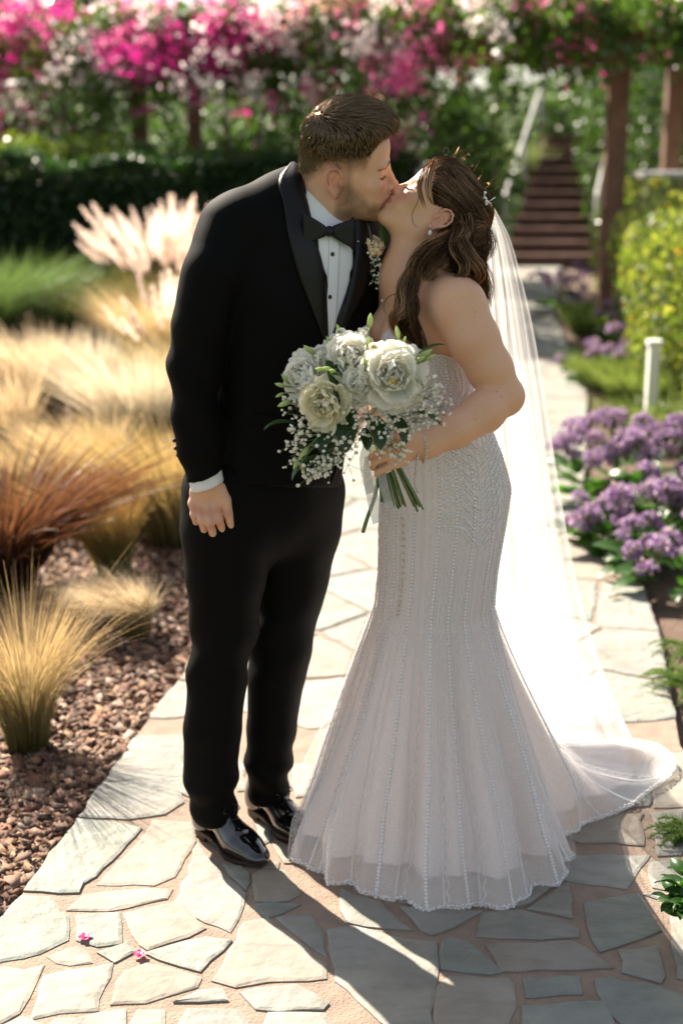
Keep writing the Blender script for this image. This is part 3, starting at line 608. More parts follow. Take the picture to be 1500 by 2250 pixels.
for i, (u, Y, h, rad, cl, lb) in enumerate([(230, 27, 3.4, 1.5, (.09, .15, .05), 'pale green tree left of the sky gap'), (800, 30, 4.6, 1.9, (.05, .09, .03), 'dark tree above the head of the man'), (1010, 33, 4.6, .9, (.04, .07, .03), 'thin dark tree beside the twin trunk'), (1095, 32, 4.8, 1.0, (.04, .07, .03), 'slim tree between the sky gaps'), (1330, 25, 4.8, 1.7, (.10, .18, .03), 'bright green tree above the tall pergola post'), (1480, 22, 5.0, 1.6, (.09, .17, .03), 'leafy tree beside the steps at the frame end of the pergola'), (-60, 29, 4.2, 1.7, (.06, .11, .04), 'tree behind the deepest bougainvillea')]):
    tree(u, Y, float(np.clip((Y - 21.5) * .13, 0, 3.4)), h, rad, lb, 140 + i, cl)
# ------------------------------------------------------------------ steps, handrails, right-hand bed
STEP = mat('dark_timber_steps', (.085, .040, .030), .7, .3, 8, .3, 40)
s0 = G(1110, 585); s1 = G(1312, 585); SY = s0[1]; sw0, sw1 = s0[0], s1[0]
st = empty('stairs', ((sw0 + sw1) / 2, SY, 0), 'dark timber garden stairs climbing behind the path', 'stairs')
for i in range(11):
    sx = i * .30 * .30; sw0, sw1 = s0[0] + sx, s1[0] + sx
    mb = MB(); mb.box((sw0, SY + i * .30, 0), (sw1, SY + (i + 1) * .30 + .02, .155 * (i + 1) - .035)); mb.build('riser', STEP, st, False)
    mb = MB(); mb.box((sw0 - .03, SY + i * .30 - .03, .155 * (i + 1) - .034), (sw1 + .03, SY + (i + 1) * .30 + .01, .155 * (i + 1))); mb.build('tread', mat('tread_timber', (.15, .078, .052), .65, .3, 10, .3, 60), st, False)
sw0, sw1 = s0[0], s1[0]
RAIL = mat('galvanised_rail', (.22, .22, .21), .6, metal=.2)
def rail(x, nm, lb, n0=-1, n1=11):
    r = empty('handrail', (x, SY, 0), lb, 'handrail', 'handrails of the stairs')
    a = np.array([x, SY - .25, .95]); b = np.array([x + 10 * .30 * .30, SY + 10 * .30, .95 + 1.55])
    mb = MB(); mb.tube([a - np.array([0, .2, .02]), a, b, b + np.array([0, .4, 0])], .030, 10); mb.build('rail', RAIL, r)
    for q in (.02, .5, .98):
        p = a + (b - a) * q; zb = max(0, (p[1] - SY) / .30 * .155) ; mb = MB(); mb.tube([(p[0], p[1], zb - .05), tuple(p)], .026, 8); mb.build('post', RAIL, r)
rail(sw0 - .06, 'l', 'grey metal handrail rising beside the shrub at the stairs'); rail(sw1 - .10, 'r', 'grey metal handrail standing beside the leafy hedge at the stairs')
for i, (u, v, w_, h_, lb) in enumerate(((1075, 300, .8, 1.0, 'feathery green grass on the bank above the left rail'), (1150, 240, .9, 1.0, 'tall grass at the top of the bank by the rail'), (1000, 300, .8, 1.0, 'green grass on the bank behind the dense shrub'))):
    c = P(u, v, 20.5 + i * .8); clump('bank_grass', np.array([c[0] - .3, 20.5 + i * .8, .6 + .25 * i]), 1300, 1.1, .4, .5, (-.1, 0, 0), .010, .3, (.05, .09, .02), (.22, .30, .10), lb, 'grasses on the bank', 160 + i)
mb = MB(); V = []; bx0, bx1 = sw0 - 4.5, sw0 - .12
mb.add([(bx0, SY + .3, -.05), (bx1, SY + .3, -.05), (bx1, SY + 3.6, 1.5), (bx0, SY + 3.6, 1.5), (bx1, SY + 3.6, -.05), (bx0, SY + 3.6, -.05)], [(0, 1, 2, 3), (1, 4, 2), (0, 3, 5), (3, 2, 4, 5)])
mb.add([(sw1 + .12, SY + .3, -.05), (sw1 + 5, SY + .3, -.05), (sw1 + 5, SY + 3.6, 1.5), (sw1 + .12, SY + 3.6, 1.5), (sw1 + 5, SY + 3.6, -.05), (sw1 + .12, SY + 3.6, -.05)], [(0, 1, 2, 3), (1, 4, 2), (0, 3, 5), (3, 2, 4, 5)])
o = mb.build('terrain_bank', HILL, None, False); o['kind'] = 'structure'
# white garden wall behind the leafy hedge
mb = MB(); wy = 13.6; wx = P(1425, 380, wy)[0]; mb.box((wx, wy, 0), (wx + 3.0, wy + .5, 1.30)); w_o = mb.build('wall_body', mat('white_render', (.74, .72, .68), .8, .06, 5), None, False)
wr_ = empty('garden_wall', (wx + 1.5, wy + .25, 0), 'low white rendered garden wall behind the leafy hedge', 'wall'); w_o.parent = wr_; w_o.matrix_parent_inverse = world_of(wr_).inverted()
mb = MB(); mb.box((wx - .04, wy - .04, 1.302), (wx + 3.04, wy + .54, 1.36)); mb.build('coping', MATS['white_render'], wr_, False)
# leafy hedge with bright glossy leaves
GL = leaf_mat('glossy_leaf', (.70, .70, .70), .42, (1.05, 1.05, .45), .26, spec=.7)
def glossy_bush(c, r, n, label, seed, size=.055):
    root = empty('leafy_bush', (c[0], c[1], 0), label, 'bush', 'leafy bushes along the path'); Pn = shell_points(n, c, r, seed, 3.0, .35, .12); Pn = Pn[Pn[:, 2] > .03]
    q = np.random.RandomState(seed); base = np.array([(.20, .28, .06), (.28, .34, .08), (.13, .21, .04), (.36, .38, .10)])[q.randint(0, 4, len(Pn))]
    sp = q.rand(len(Pn)) < .015; base[sp] = (.50, .28, .05)
    V, F, C = leaf_cloud(Pn, size, base, seed, aspect=.62, cvar=.25, upb=.6); wobj('foliage', V, F, GL, root, True, C)
    mb = MB()
    for k in range(9): e = np.asarray(c) + unit(q.normal(size=3)) * np.asarray(r) * .75; mb.tube(interp_path([(c[0] + q.normal() * .06, c[1] + q.normal() * .06, 0), (np.asarray(c) + e) / 2, e], 6), np.linspace(.02, .005, 6), 5)
    mb.build('stems', MATS['bark'], root)
for i, (x_, Y, w_, zt, lb) in enumerate(((3.15, 13.6, .62, 1.30, 'leafy bush at the foot of the tall pergola post'), (2.78, 10.9, .62, 1.28, 'leafy bush between the two white bollards'), (2.54, 9.2, .60, 1.22, 'leafy bush with the brightest glossy leaves behind the nearer white bollard'), (2.45, 7.3, .52, 1.05, 'leafy bush above the purple statice at the edge of the bed'))):
    glossy_bush((x_, Y, zt * .5), (w_, .95, zt * .52), 8500, lb, 180 + i)
# slim white bollards
WH = mat('white_painted_metal', (.78, .77, .74), .45)
for (u, v, lb) in ((1332, 716, 'slim white bollard light farther along the path by the purple clump'), (1424, 956, 'slim white bollard light rising out of the nearer purple flowers')):
    g0 = G(u, v); r = empty('bollard_light', tuple(g0), lb, 'bollard', 'white bollards beside the path')
    mb = MB(); mb.box((g0[0] - .030, g0[1] - .030, -.05), (g0[0] + .030, g0[1] + .030, .53)); mb.build('column', WH, r, False)
    mb = MB(); mb.box((g0[0] - .040, g0[1] - .040, .532), (g0[0] + .040, g0[1] + .040, .562)); mb.build('cap', WH, r, False)
    mb = MB(); mb.box((g0[0] - .045, g0[1] - .045, -.02), (g0[0] + .045, g0[1] + .045, .012)); mb.build('base_plate', WH, r, False)
# feathery ground cover
for i, (u, v, w_, h_, lb) in enumerate(((1330, 735, .38, .30, 'bright feathery ground cover at the farther white bollard'), (1375, 850, .42, .34, 'feathery green ground cover between the white bollards'), (1450, 880, .45, .36, 'feathery green ground cover right behind the nearer white bollard'), (1460, 960, .40, .30, 'feathery ground cover behind the nearer purple flowers'), (1290, 700, .30, .2, 'low ground cover at the far bend of the path'))):
    g0 = G(u, v); V, F, C, _ = grass_blades(g0, 1500, h_, w_ * .8, .5, (0, 0, 0), .0078, .35, (.05, .10, .015), (.26, .36, .08), 200 + i); tag(wobj('ground_cover', V, F, GRASS, None, True, C), lb, 'ground cover', 'feathery plants beside the path')
# purple statice: broad leaves and papery flower heads
STAT = leaf_mat('statice_petal', (.75, .72, .75), .40, (.85, .75, .85), .7)
def statice_head():
    q = np.random.RandomState(5); n = 150; u_ = q.uniform(-1, 1, n); a = q.uniform(0, 6.28, n); r_ = np.sqrt(q.rand(n)); p = np.stack([r_ * np.cos(a) * .055, r_ * np.sin(a) * .045, .030 * (1 - r_ ** 2) + q.normal(size=n) * .007], -1)
    col = np.array([(.40, .26, .48), (.52, .38, .58), (.30, .17, .36), (.72, .60, .64), (.55, .42, .34)])[q.choice(5, n, p=[.30, .26, .14, .16, .14])]
    V, F, C = leaf_cloud(p, .017, col, 6, aspect=.9, cvar=.2, upb=.8)
    st_ = np.array([[[0, 0, -.13], [0, 0, -.06], [x * .6, y * .6, z - .006]] for x, y, z in p[:22]]); V2, F2 = ribbons(st_, np.full((22, 3), .003), np.tile([1., 0, 0], (22, 3, 1))); C2 = np.tile([.10, .14, .04], (len(V2), 1))
    return mesh_data('flower_head', np.vstack([V, V2]), np.vstack([F, F2 + len(V)]), True, np.vstack([C, C2]))
SHD = statice_head(); SHD.materials.append(STAT)
BRL = leaf_mat('broad_leaf', (.8, .8, .8), .40, (1.0, 1.3, .45), .32, spec=.55)
def broad_leaf_mesh(name, L, W, wav, col):
    t = np.linspace(0, 1, 9); V = []
    for s in t:
        hw = W * math.sin(min(1, s * .95 + .05) * math.pi) ** .7 * (1 + wav * math.sin(s * 17)) * .5
        for w in (-1, -.5, 0, .5, 1): V.append((w * hw, s * L, .18 * L * math.sin(s * 2.2) - .10 * L * s * s + abs(w) * hw * .28 + wav * .02 * math.sin(s * 20 + w * 3) * abs(w)))
    return mesh_data(name, V, grid_faces(9, 5), True, np.tile(col, (45, 1)))
LM = broad_leaf_mesh('leaf', .16, .085, .10, (.055, .13, .028)); LM.materials.append(BRL)
LM2 = broad_leaf_mesh('leaf', .14, .075, .10, (.10, .21, .035)); LM2.materials.append(BRL)
def statice(g0, n, rad, h, label, seed, nl=46):
    q = np.random.RandomState(seed); root = empty('statice_plant', tuple(g0), label, 'flowers', 'purple statice beside the path')
    for k in range(nl):
        a = q.uniform(0, 6.28); rr_ = rad * .75 * math.sqrt(q.rand()); o = bpy.data.objects.new('leaf', LM if q.rand() < .7 else LM2); COL.objects.link(o); o.parent = root; o.location = (math.cos(a) * rr_, math.sin(a) * rr_, .01 + h * .45 * q.rand() * (1 - .4 * rr_ / rad)); o.rotation_euler = (q.uniform(-.2, .7), q.normal() * .3, a - 1.57 + q.normal() * .4); s = q.uniform(.7, 1.25); o.scale = (s, s, s)
    for k in range(n):
        a = q.uniform(0, 6.28); rr_ = rad * math.sqrt(q.rand()); o = bpy.data.objects.new('flower_head', SHD); COL.objects.link(o); o.parent = root; o.location = (math.cos(a) * rr_, math.sin(a) * rr_, h * (1 - .35 * (rr_ / rad) ** 2) + q.normal() * .04); o.rotation_euler = (q.normal() * .3 - math.sin(a) * .3, math.cos(a) * .35 + q.normal() * .2, q.uniform(0, 6.28)); s = q.uniform(.75, 1.35); o.scale = (s, s, s)
for i, (u, v, n, rad, h, lb) in enumerate(((1262, 690, 24, .50, .42, 'purple statice clump nearest the stairs'), (1385, 770, 20, .36, .40, 'statice growing against the leafy bush behind the farther bollard'), (1315, 830, 16, .30, .26, 'small statice leaning over the path edge between the bollards'), (1375, 1090, 30, .46, .34, 'large statice clump spilling over the path, right below the nearer bollard'),
                                          (1480, 1130, 28, .40, .36, 'statice clump with the densest purple heads before the green ground cover'), (1340, 1205, 14, .20, .20, 'low statice with big green leaves at the corner of the path'), (1495, 1275, 14, .26, .20, 'low statice over bare brown soil'), (1435, 1190, 14, .24, .24, 'statice between the corner plant and the densest clump'))):
    statice(G(u, v), n, rad, h, lb, 220 + i, 30 if i < 3 else 56)
# feathery fern and leathery sprigs that reach over the stones
def fern(base, n, L, label, seed, az0, az1):
    q = np.random.RandomState(seed); root = empty('asparagus_fern', tuple(base), label, 'fern', 'ferns at the path edge')
    for k in range(n):
        a = q.uniform(az0, az1); d = np.array([math.cos(a), math.sin(a), 0]); l = L * q.uniform(.6, 1.1); m = 46; s = np.linspace(.05, 1, m); sp = np.asarray(base)[None] + d[None] * (l * s)[:, None]; sp[:, 2] += l * (1.1 * s - .95 * s ** 2)
        mb = MB(); mb.tube(sp[::5], .0012, 4, (.10, .20, .03)); sd = np.array([-d[1], d[0], 0]); c0 = np.repeat(sp, 6, 0); dd = unit(q.normal(size=(len(c0), 3)) * .45 + np.where(np.arange(len(c0)) % 2, 1, -1)[:, None] * sd[None] + d[None] * .6); ll = .018 * np.repeat(np.sin(np.clip(1.15 - s, 0, 1) * 2.2), 6)[:, None]
        V, F = ribbons(np.stack([c0, c0 + dd * ll * .5, c0 + dd * ll], 1), np.tile([.0016, .0016, .0006], (len(c0), 1)), unit(np.cross(dd, q.normal(size=dd.shape)))[:, None].repeat(3, 1)); mb.add(V, F.tolist(), (.16, .27, .045)); mb.build('frond', GRASS, root)
fern(G(1520, 1530), 12, .17, 'light green asparagus fern by the lit right path edge', 240, 1.6, 4.6); fern(G(1535, 1450), 9, .16, 'yellow green fern on the bare soil below the statice', 241, 1.6, 4.8); fern(G(1530, 1850), 9, .12, 'dark asparagus fern sprig over the shaded stones', 242, 2.2, 4.4)
SL = broad_leaf_mesh('leaf', .055, .026, .0, (.045, .115, .025)); SL.materials.append(BRL)
g0 = G(1556, 2080); root = empty('leathery_shrub', tuple(g0), 'sprigs of small leathery leaves over the shaded stones', 'shrub'); q = np.random.RandomState(9)
for k in range(11):
    a = q.uniform(2.0, 4.4); tip = g0 + np.array([math.cos(a) * .09, math.sin(a) * .07, .07 + .10 * q.rand()]); V, F = tube(interp_path([g0, (g0 + tip) / 2 + np.array([0, 0, .03]), tip], 6), .0022, 5); wobj('stem', V, F, mat('green_stem', (.10, .16, .05), .6), root)
    for m in range(7):
        o = bpy.data.objects.new('leaf', SL); COL.objects.link(o); o.parent = root; o.location = Vector(tip - g0) * (.55 + .45 * q.rand()); o.rotation_euler = (q.uniform(-.2, .9), q.normal() * .3, q.uniform(0, 6.28)); s = q.uniform(.7, 1.2); o.scale = (s, s, s)
# ------------------------------------------------------------------ heads
class Head:
    def __init__(s, mouth_at, fwd, roll, scale, male):
        s.R = frame_of(fwd, (0, 0, 1), roll); s.k = scale; s.male = male
        s.o = np.asarray(mouth_at) - s.R @ (np.array([.108, 0, -.047]) * scale)
    def w(s, p): return s.o + (np.asarray(p, float) * s.k) @ s.R.T
    def loc(s, V): return ((np.asarray(V) - s.o) @ s.R) / s.k
    def build(s, F):
        k = s.k; R = s.R; m = s.male
        def E(c, r, kk=.012, op='add', rot=None):
            F.ell(s.w(c), np.asarray(r) * k, R if rot is None else R @ rot, kk * k, op)
        def C(a, b, ra, rb, kk=.01, op='add'): F.cone(s.w(a), s.w(b), ra * k, rb * k, kk * k, op)
        E((.003, 0, .056), (.093, .075, .082), 0)
        E((.048, 0, .062), (.050, .060, .062), .02)
        E((.048, 0, .004), (.050, .058, .058), .02)
        E((.056, 0, -.040), (.044, .046 if m else .044, .050), .02)
        jw = .050 if m else .044
        for y in (-1, 1):
            C((.010, y * jw, -.046), (.078, y * .016, -.078), .021 if m else .020, .016, .022)
            C((.012, y * .052, .005), (.010, y * jw, -.046), .020, .019, .02)
            E((.066, y * .043, -.008), (.024, .021, .019), .018)              # cheekbone
            E((.070, y * .034, -.036), (.024, .020, .024), .018)              # cheek
            E((.089, y * .024, .036), (.012 if m else .010, .026, .010), .012)      # brow
        E((.087, 0, -.080), (.0155, .020 if m else .017, .0145), .016)              # chin
        for y in (-1, 1): E((.108, y * .034, .017), (.021, .016, .012), .012, 'sub')
        for y in (-1, 1): E((.0775, y * .0325, .0165), (.0145, .0150, .0125), .005)  # closed lids
        E((.082, 0, -.045), (.025, .030, .026), .014)                               # muzzle
        nw = 1.0 if m else .86
        C((.093, 0, .030), (.112, 0, -.010), .0075 * nw, .0095 * nw, .010)          # nose
        E((.1155, 0, -.0145), (.0115 * nw, .0105 * nw, .0098 * nw), .006)
        for y in (-1, 1):
            E((.1035, y * .0125 * nw, -.0195), (.0105, .0068, .0078), .006)
            E((.1085, y * .0068, -.0275), (.0052, .0036, .0040), .002, 'sub')
        E((.1035, 0, -.0385), (.0085, .020, .0062 if m else .0070), .006)           # lips
        E((.1020, 0, -.0540), (.0085, .018, .0066 if m else .0078), .006)
        C((.112, -.022, -.0465), (.112, .022, -.0465), .0016, .0016, .003, 'sub')
        for y in (-1, 1):                                                           # ears: bowl, rim, lobe
            a = math.radians(10); rot = np.array([[math.cos(a), 0, -math.sin(a)], [0, 1, 0], [math.sin(a), 0, math.cos(a)]])
            bx = -.013; yy = .072
            E((bx, y * yy, .004), (.017, .010, .030), .004, 'add', rot)
            E((bx + .002, y * (yy + .011), .004), (.0115, .0075, .020), .003, 'sub', rot)
            E((bx + .007, y * (yy + .010), -.004), (.008, .009, .010), .003, 'sub', rot)
            rim = [(.004, .010, .012), (.000, .012, .024), (-.010, .014, .032), (-.024, .016, .029), (-.032, .017, .016), (-.031, .017, .000), (-.024, .015, -.013), (-.014, .012, -.022)]
            rim = [(p[0] + .000, y * (yy - .004 + p[1]), p[2] + .002) for p in rim]
            for i in range(len(rim) - 1): C(rim[i], rim[i + 1], .0036, .0036, .002)
            ant = [(-.012, y * (yy + .006), .021), (-.020, y * (yy + .008), .010), (-.019, y * (yy + .008), -.004), (-.012, y * (yy + .007), -.013)]
            for i in range(3): C(ant[i], ant[i + 1], .0030, .0030, .002)
            E((-.010, y * (yy + .007), -.024), (.0085, .0045, .0095), .005)
            E((.003, y * (yy + .004), -.002), (.0045, .0060, .0065), .004)
    def colors(s, V, base, lip, cheek):
        L = s.loc(V); x, y, z = L[:, 0], np.abs(L[:, 1]), L[:, 2]
        c = np.tile(np.asarray(base, float), (len(V), 1))
        def blend(w, col):
            w = np.clip(w, 0, 1)[:, None]; c[:] = c * (1 - w) + np.asarray(col) * w
        g = lambda cx, cy, cz, rx, ry, rz: np.exp(-(((x - cx) / rx) ** 2 + ((y - cy) / ry) ** 2 + ((z - cz) / rz) ** 2))
        blend(.55 * g(.085, .04, -.015, .03, .02, .02), cheek)
        blend(.45 * g(.115, 0, -.012, .015, .018, .015), cheek)
        inh = (np.abs(L) < .2).all(1)
        blend(inh * .5 * np.clip((y - .069) / .006, 0, 1) * (x < .02) * (x > -.06) * (np.abs(z) < .05), cheek)
        lipw = np.clip(1.25 - (((z + .0465) / .0135) ** 2 + (y / .024) ** 2), 0, .5) * 2 * (x > .098)
        blend(inh * lipw * .85, lip)
        return c, L, inh, blend
# ------------------------------------------------------------------ the groom
KISS = P(849, 437, 3.085)
GH = Head(KISS + np.array([.006, .008, 0]), (math.cos(math.radians(-2)), math.sin(math.radians(-2)), -.07), math.radians(14), 1.0, True)
groom = empty('person', (-.20, 3.1, 0), 'man in black tuxedo and bow tie leaning in to kiss', 'person')
SKIN_M = (.70, .395, .26)
def join_nets(parts):
    V = []; F = []; n = 0
    for v, f in parts: V.append(v); F.append(f + n); n += len(v)
    return np.vstack(V), np.vstack(F)
# skin: head and neck, hand, and the rest of the body inside the clothes
F1 = Field(GH.o + np.array([-.19, -.16, -.26]), GH.o + np.array([.18, .17, .19]), .0027)
GH.build(F1)
neck_base = P(700, 505, 3.13)
F1.cone(GH.w((-.014, 0, -.012)), neck_base, .062, .068, .025)
F1.cone(GH.w((.020, 0, -.055)), neck_base + np.array([.03, -.02, .02]), .040, .050, .03)
F1.cone(GH.w((-.045, 0, .02)), neck_base + np.array([-.03, .03, .0]), .045, .060, .03)
F1.ell(GH.w((.045, 0, -.112)), (.010, .012, .014), GH.R, .02)
g1 = F1.mesh(); g1 = (smooth_mesh(*g1, 1, .3), g1[1])
HY = 2.965
def hp(u, v, dy): return P(u, v, HY + dy)
F2 = Field(hp(390, 1000, 0) - np.array([.03, .09, .25]), hp(520, 1000, 0) + np.array([.03, .10, .05]), .0022)
F2.cone(hp(444, 1000, .015), hp(455, 1072, .005), .034, .030, .0, 'add')
F2.cone(hp(455, 1074, .004), hp(452, 1098, .0), .031, .029, .016, sq=((0, 1, 0), .55))
F2.cone(hp(470, 1084, .002), hp(472, 1106, -.004), .019, .016, .014, sq=((0, 1, 0), .7))
F2.cone(hp(434, 1084, .006), hp(432, 1102, .004), .017, .014, .014, sq=((0, 1, 0), .75))
fing = [([(474, 1108, -.006), (481, 1143, -.020), (489, 1164, -.006), (503, 1167, .008)], [.0112, .0098, .0090, .0076]),
        ([(455, 1111, -.008), (461, 1150, -.025), (468, 1171, -.010), (478, 1172, .012)], [.0114, .0100, .0092, .0078]),
        ([(438, 1109, -.004), (443, 1144, -.020), (449, 1163, -.004), (458, 1161, .016)], [.0106, .0094, .0086, .0074]),
        ([(424, 1103, .003), (426, 1131, -.009), (431, 1147, .004), (438, 1145, .020)], [.0094, .0082, .0076, .0066])]
for pts, r in fing:
    F2.ell(hp(pts[0][0], pts[0][1] + 4, pts[0][2] - .003), .0112, None, .008)
    F2.chain([hp(*p) for p in pts], r, .0015, .005)
    F2.ell(hp(*pts[1]), r[1] * 1.08, None, .003)
F2.chain([hp(486, 1076, .004), hp(496, 1098, -.006), hp(501, 1128, -.010), hp(507, 1154, -.006)], [.0150, .0125, .0108, .0086], .003, .014)
g2 = F2.mesh(); g2 = (smooth_mesh(*g2, 1, .3), g2[1])
Fb = Field((-.55, 2.85, .02), (.25, 3.45, 1.52), .012)
hipc = P(580, 1080, 3.12); chest = P(650, 680, 3.12)
Fb.chain([neck_base + np.array([0, .0, .03]), chest, P(610, 880, 3.12), hipc], [.055, .10, .10, .12], .05)
Fb.chain([P(500, 520, 3.04), P(430, 800, 3.01), hp(444, 1010, .012)], [.05, .04, .03], .03)
Fb.chain([P(790, 570, 3.24), P(812, 810, 3.33), P(925, 864, 3.33)], [.05, .035, .025], .03)
Fb.chain([P(500, 1120, 3.06), P(480, 1450, 3.05), P(470, 1790, 3.06)], [.075, .05, .04], .03)
Fb.chain([P(650, 1120, 3.18), P(620, 1450, 3.17), P(590, 1745, 3.17)], [.075, .05, .04], .03)
Fh2 = Field(P(900, 900, 3.40) - np.array([.05, .25, .06]), P(1060, 830, 3.40) + np.array([.04, .05, .06]), .0032)   # far hand resting on her back
Fh2.cone(P(925, 864, 3.33), P(958, 868, 3.30), .027, .030, .0, sq=((.4, .9, 0), .6)); Fh2.cone(P(955, 866, 3.30), P(975, 872, 3.275), .030, .034, .02, sq=((.4, .9, 0), .55))
for k in range(4): Fh2.chain([P(978, 850 + k * 15, 3.275), P(1004, 851 + k * 17, 3.245), P(1018, 853 + k * 18, 3.225)], [.0105, .0095, .0078], .002, .008)
Fh2.chain([P(945, 848, 3.30), P(960, 832, 3.285), P(978, 824, 3.265)], [.013, .011, .0085], .003, .012)
gV, gF = join_nets([g1, g2, Fb.mesh(), Fh2.mesh()])
gC, L, inh, blend = GH.colors(gV, SKIN_M, (.42, .17, .13), (.55, .20, .14))
x, y, z = L[:, 0], np.abs(L[:, 1]), L[:, 2]
nz = vnoise(L, 3, 90) * .12
# stubble: jaw, chin and lip; clipped fade above the ear
bl = (-.012 - z) / .018 + (x - .085) * -4 * 0
beard = np.clip((-.020 - z + np.clip((.050 - x) * .9, -.02, .03)) / .022 + nz, 0, 1) * np.clip((x + .012) / .018, 0, 1) * np.clip((z + .135) / .02, 0, 1)
beard *= 1 - .75 * np.exp(-(((x - .075) / .022) ** 2 + ((z + .020) / .016) ** 2 + ((y - .045) / .02) ** 2))
burn = np.clip(1 - np.abs(x - .018) / .014, 0, 1) * np.clip((z + .05) / .01, 0, 1) * np.clip((.07 - z) / .02, 0, 1) * (y > .04) * .9
blend(inh * (x < .112) * np.clip(beard * .60 + nz * .8 * (beard > .1), 0, .66), (.12, .060, .034))
blend(inh * burn * .55, (.10, .055, .035))
hl = .020 - np.clip((-.030 - x) / .05, 0, 1) * .050      # lower edge of the fade
fade = np.clip((z - hl) / .042 + nz * .5, 0, 1) ** 1.2 * np.clip((.062 - x) / .012, 0, 1)
brow = np.exp(-((z - (.0385 - .010 * np.clip((y - .028) / .02, 0, 1) ** 2)) / .0040) ** 2) * np.clip((y - .008) / .006, 0, 1) * np.clip((.050 - y) / .012, 0, 1) * (x > .06)
blend(inh * np.clip(brow * (1.0 + nz), 0, .85), (.05, .027, .016))
lid = np.exp(-(((z - .0085) / .0016) ** 2)) * (np.abs(y - .033) < .015) * (x > .07)
blend(inh * lid * .6, (.06, .03, .02))
blend(inh * fade * .93, (.045, .026, .018))
# a reddish tone on the hand's knuckles
hu, hv = proj(gV); kn = np.zeros(len(gV))
for (a, b) in ((476, 1122), (456, 1127), (440, 1124), (428, 1117), (482, 1150), (463, 1158), (500, 1128)): kn += np.exp(-((hu - a) ** 2 + (hv - b) ** 2) / 90.)
blend((gV[:, 2] < 1.1) * np.clip(kn, 0, 1) * .5, (.50, .17, .12))
MSKIN = mat('skin', (1, 1, 1), .50, .03, 220, .10, 500, vcol=True, sss=.12, spec=.35, bdist=.002)
wobj('body', gV, gF, MSKIN, groom, True, gC)

# eyebrows, lashes and short hair
rs = np.random.RandomState(5)
bvh_h = bvh_of(*g1)
def on_skin(h, p, off=0.0, bv=None):
    q = (bv or bvh_h).find_nearest(Vector(h.w(p))); return np.array(q[0] + q[1] * off), np.array(q[1])
def brow_strands(h, bv, n, arch, length, rad, seed, x0=.010, x1=.046, zb=.0375):
    r = np.random.RandomState(seed); ps = []
    for sgn in (-1, 1):
        for i in range(n):
            t = r.rand(); yy = x0 + (x1 - x0) * t; zz = zb + arch * math.sin(t * 2.6) - .010 * t * t + r.normal() * .0022 * (1 - .6 * t)
            a, nn = on_skin(h, (.099 - .020 * t * t, sgn * yy, zz), .0005, bv)
            d = unit(h.R @ np.array([-.25, sgn * .8, .55 - .8 * t])); d = unit(d - nn * (d @ nn))
            ps.append([a, a + d * length * .5 + nn * .0012, a + d * length + nn * .0006])
    ps = np.array(ps); return strands(ps, np.tile(np.array([rad, rad * .8, rad * .2]), (len(ps), 1)))
def hair_mat(name, rgb, gl, trans=.35, gm=.2):
    m, n, l, b = new_mat(name); out = n['Material Output']
    d = n.new('ShaderNodeBsdfDiffuse'); t = n.new('ShaderNodeBsdfTranslucent'); g = n.new('ShaderNodeBsdfGlossy'); g.inputs['Roughness'].default_value = .28
    a = n.new('ShaderNodeVertexColor'); a.layer_name = 'col'
    for nd, c in ((d, rgb), (t, tuple(min(1, x * 2.4) for x in rgb)), (g, gl)):
        mx = n.new('ShaderNodeMix'); mx.data_type = 'RGBA'; mx.blend_type = 'MULTIPLY'; mx.inputs[0].default_value = 1; l.new(a.outputs[0], mx.inputs[6]); mx.inputs[7].default_value = (*c, 1); l.new(mx.outputs[2], nd.inputs[0])
    m1 = n.new('ShaderNodeMixShader'); m1.inputs[0].default_value = trans; l.new(d.outputs[0], m1.inputs[1]); l.new(t.outputs[0], m1.inputs[2])
    m2 = n.new('ShaderNodeMixShader'); m2.inputs[0].default_value = gm; l.new(m1.outputs[0], m2.inputs[1]); l.new(g.outputs[0], m2.inputs[2]); l.new(m2.outputs[0], out.inputs[0])
    return m
HAIR_M = mat('hair_dark_brown', (.018, .010, .006), .85, spec=.05)
HAIR_S = hair_mat('hair_strands_brown', (.022, .012, .007), (.85, .62, .42), .35, .27)
def lash_strands(h, bv, n, length, rad, seed):
    r = np.random.RandomState(seed); ps = []
    for sgn in (-1, 1):
        for i in range(n):
            t = i / (n - 1); yy = .0185 + .0285 * t; a, nn = on_skin(h, (.098 - .016 * t, sgn * yy, .0095 - .002 * math.sin(t * 3.1)), .0003, bv)
            d = unit(h.R @ np.array([.7 - .4 * t, sgn * (.1 + .6 * t), -.75]) + r.normal(size=3) * .12)
            ps.append([a, a + d * length * .5 + nn * .001, a + d * length + nn * .003])
    ps = np.array(ps); return strands(ps, np.tile(np.array([rad, rad, rad * .3]), (len(ps), 1)))
V, F = brow_strands(GH, bvh_h, 110, .001, .005, .00013, 4, .016, .046, .0375); wobj('eyebrow', V, F, HAIR_M, groom)
V, F = lash_strands(GH, bvh_h, 26, .0045, .00026, 6); wobj('eyelash', V, F, HAIR_M, groom)
def hairline(a):                                  # lowest height of the long hair on the skull at azimuth a (0 = face)
    return np.interp(abs(a), [0, .40, .62, .80, 1.1, 1.7, 2.4, 3.15], [.108, .104, .090, .060, .058, .052, .040, .034])
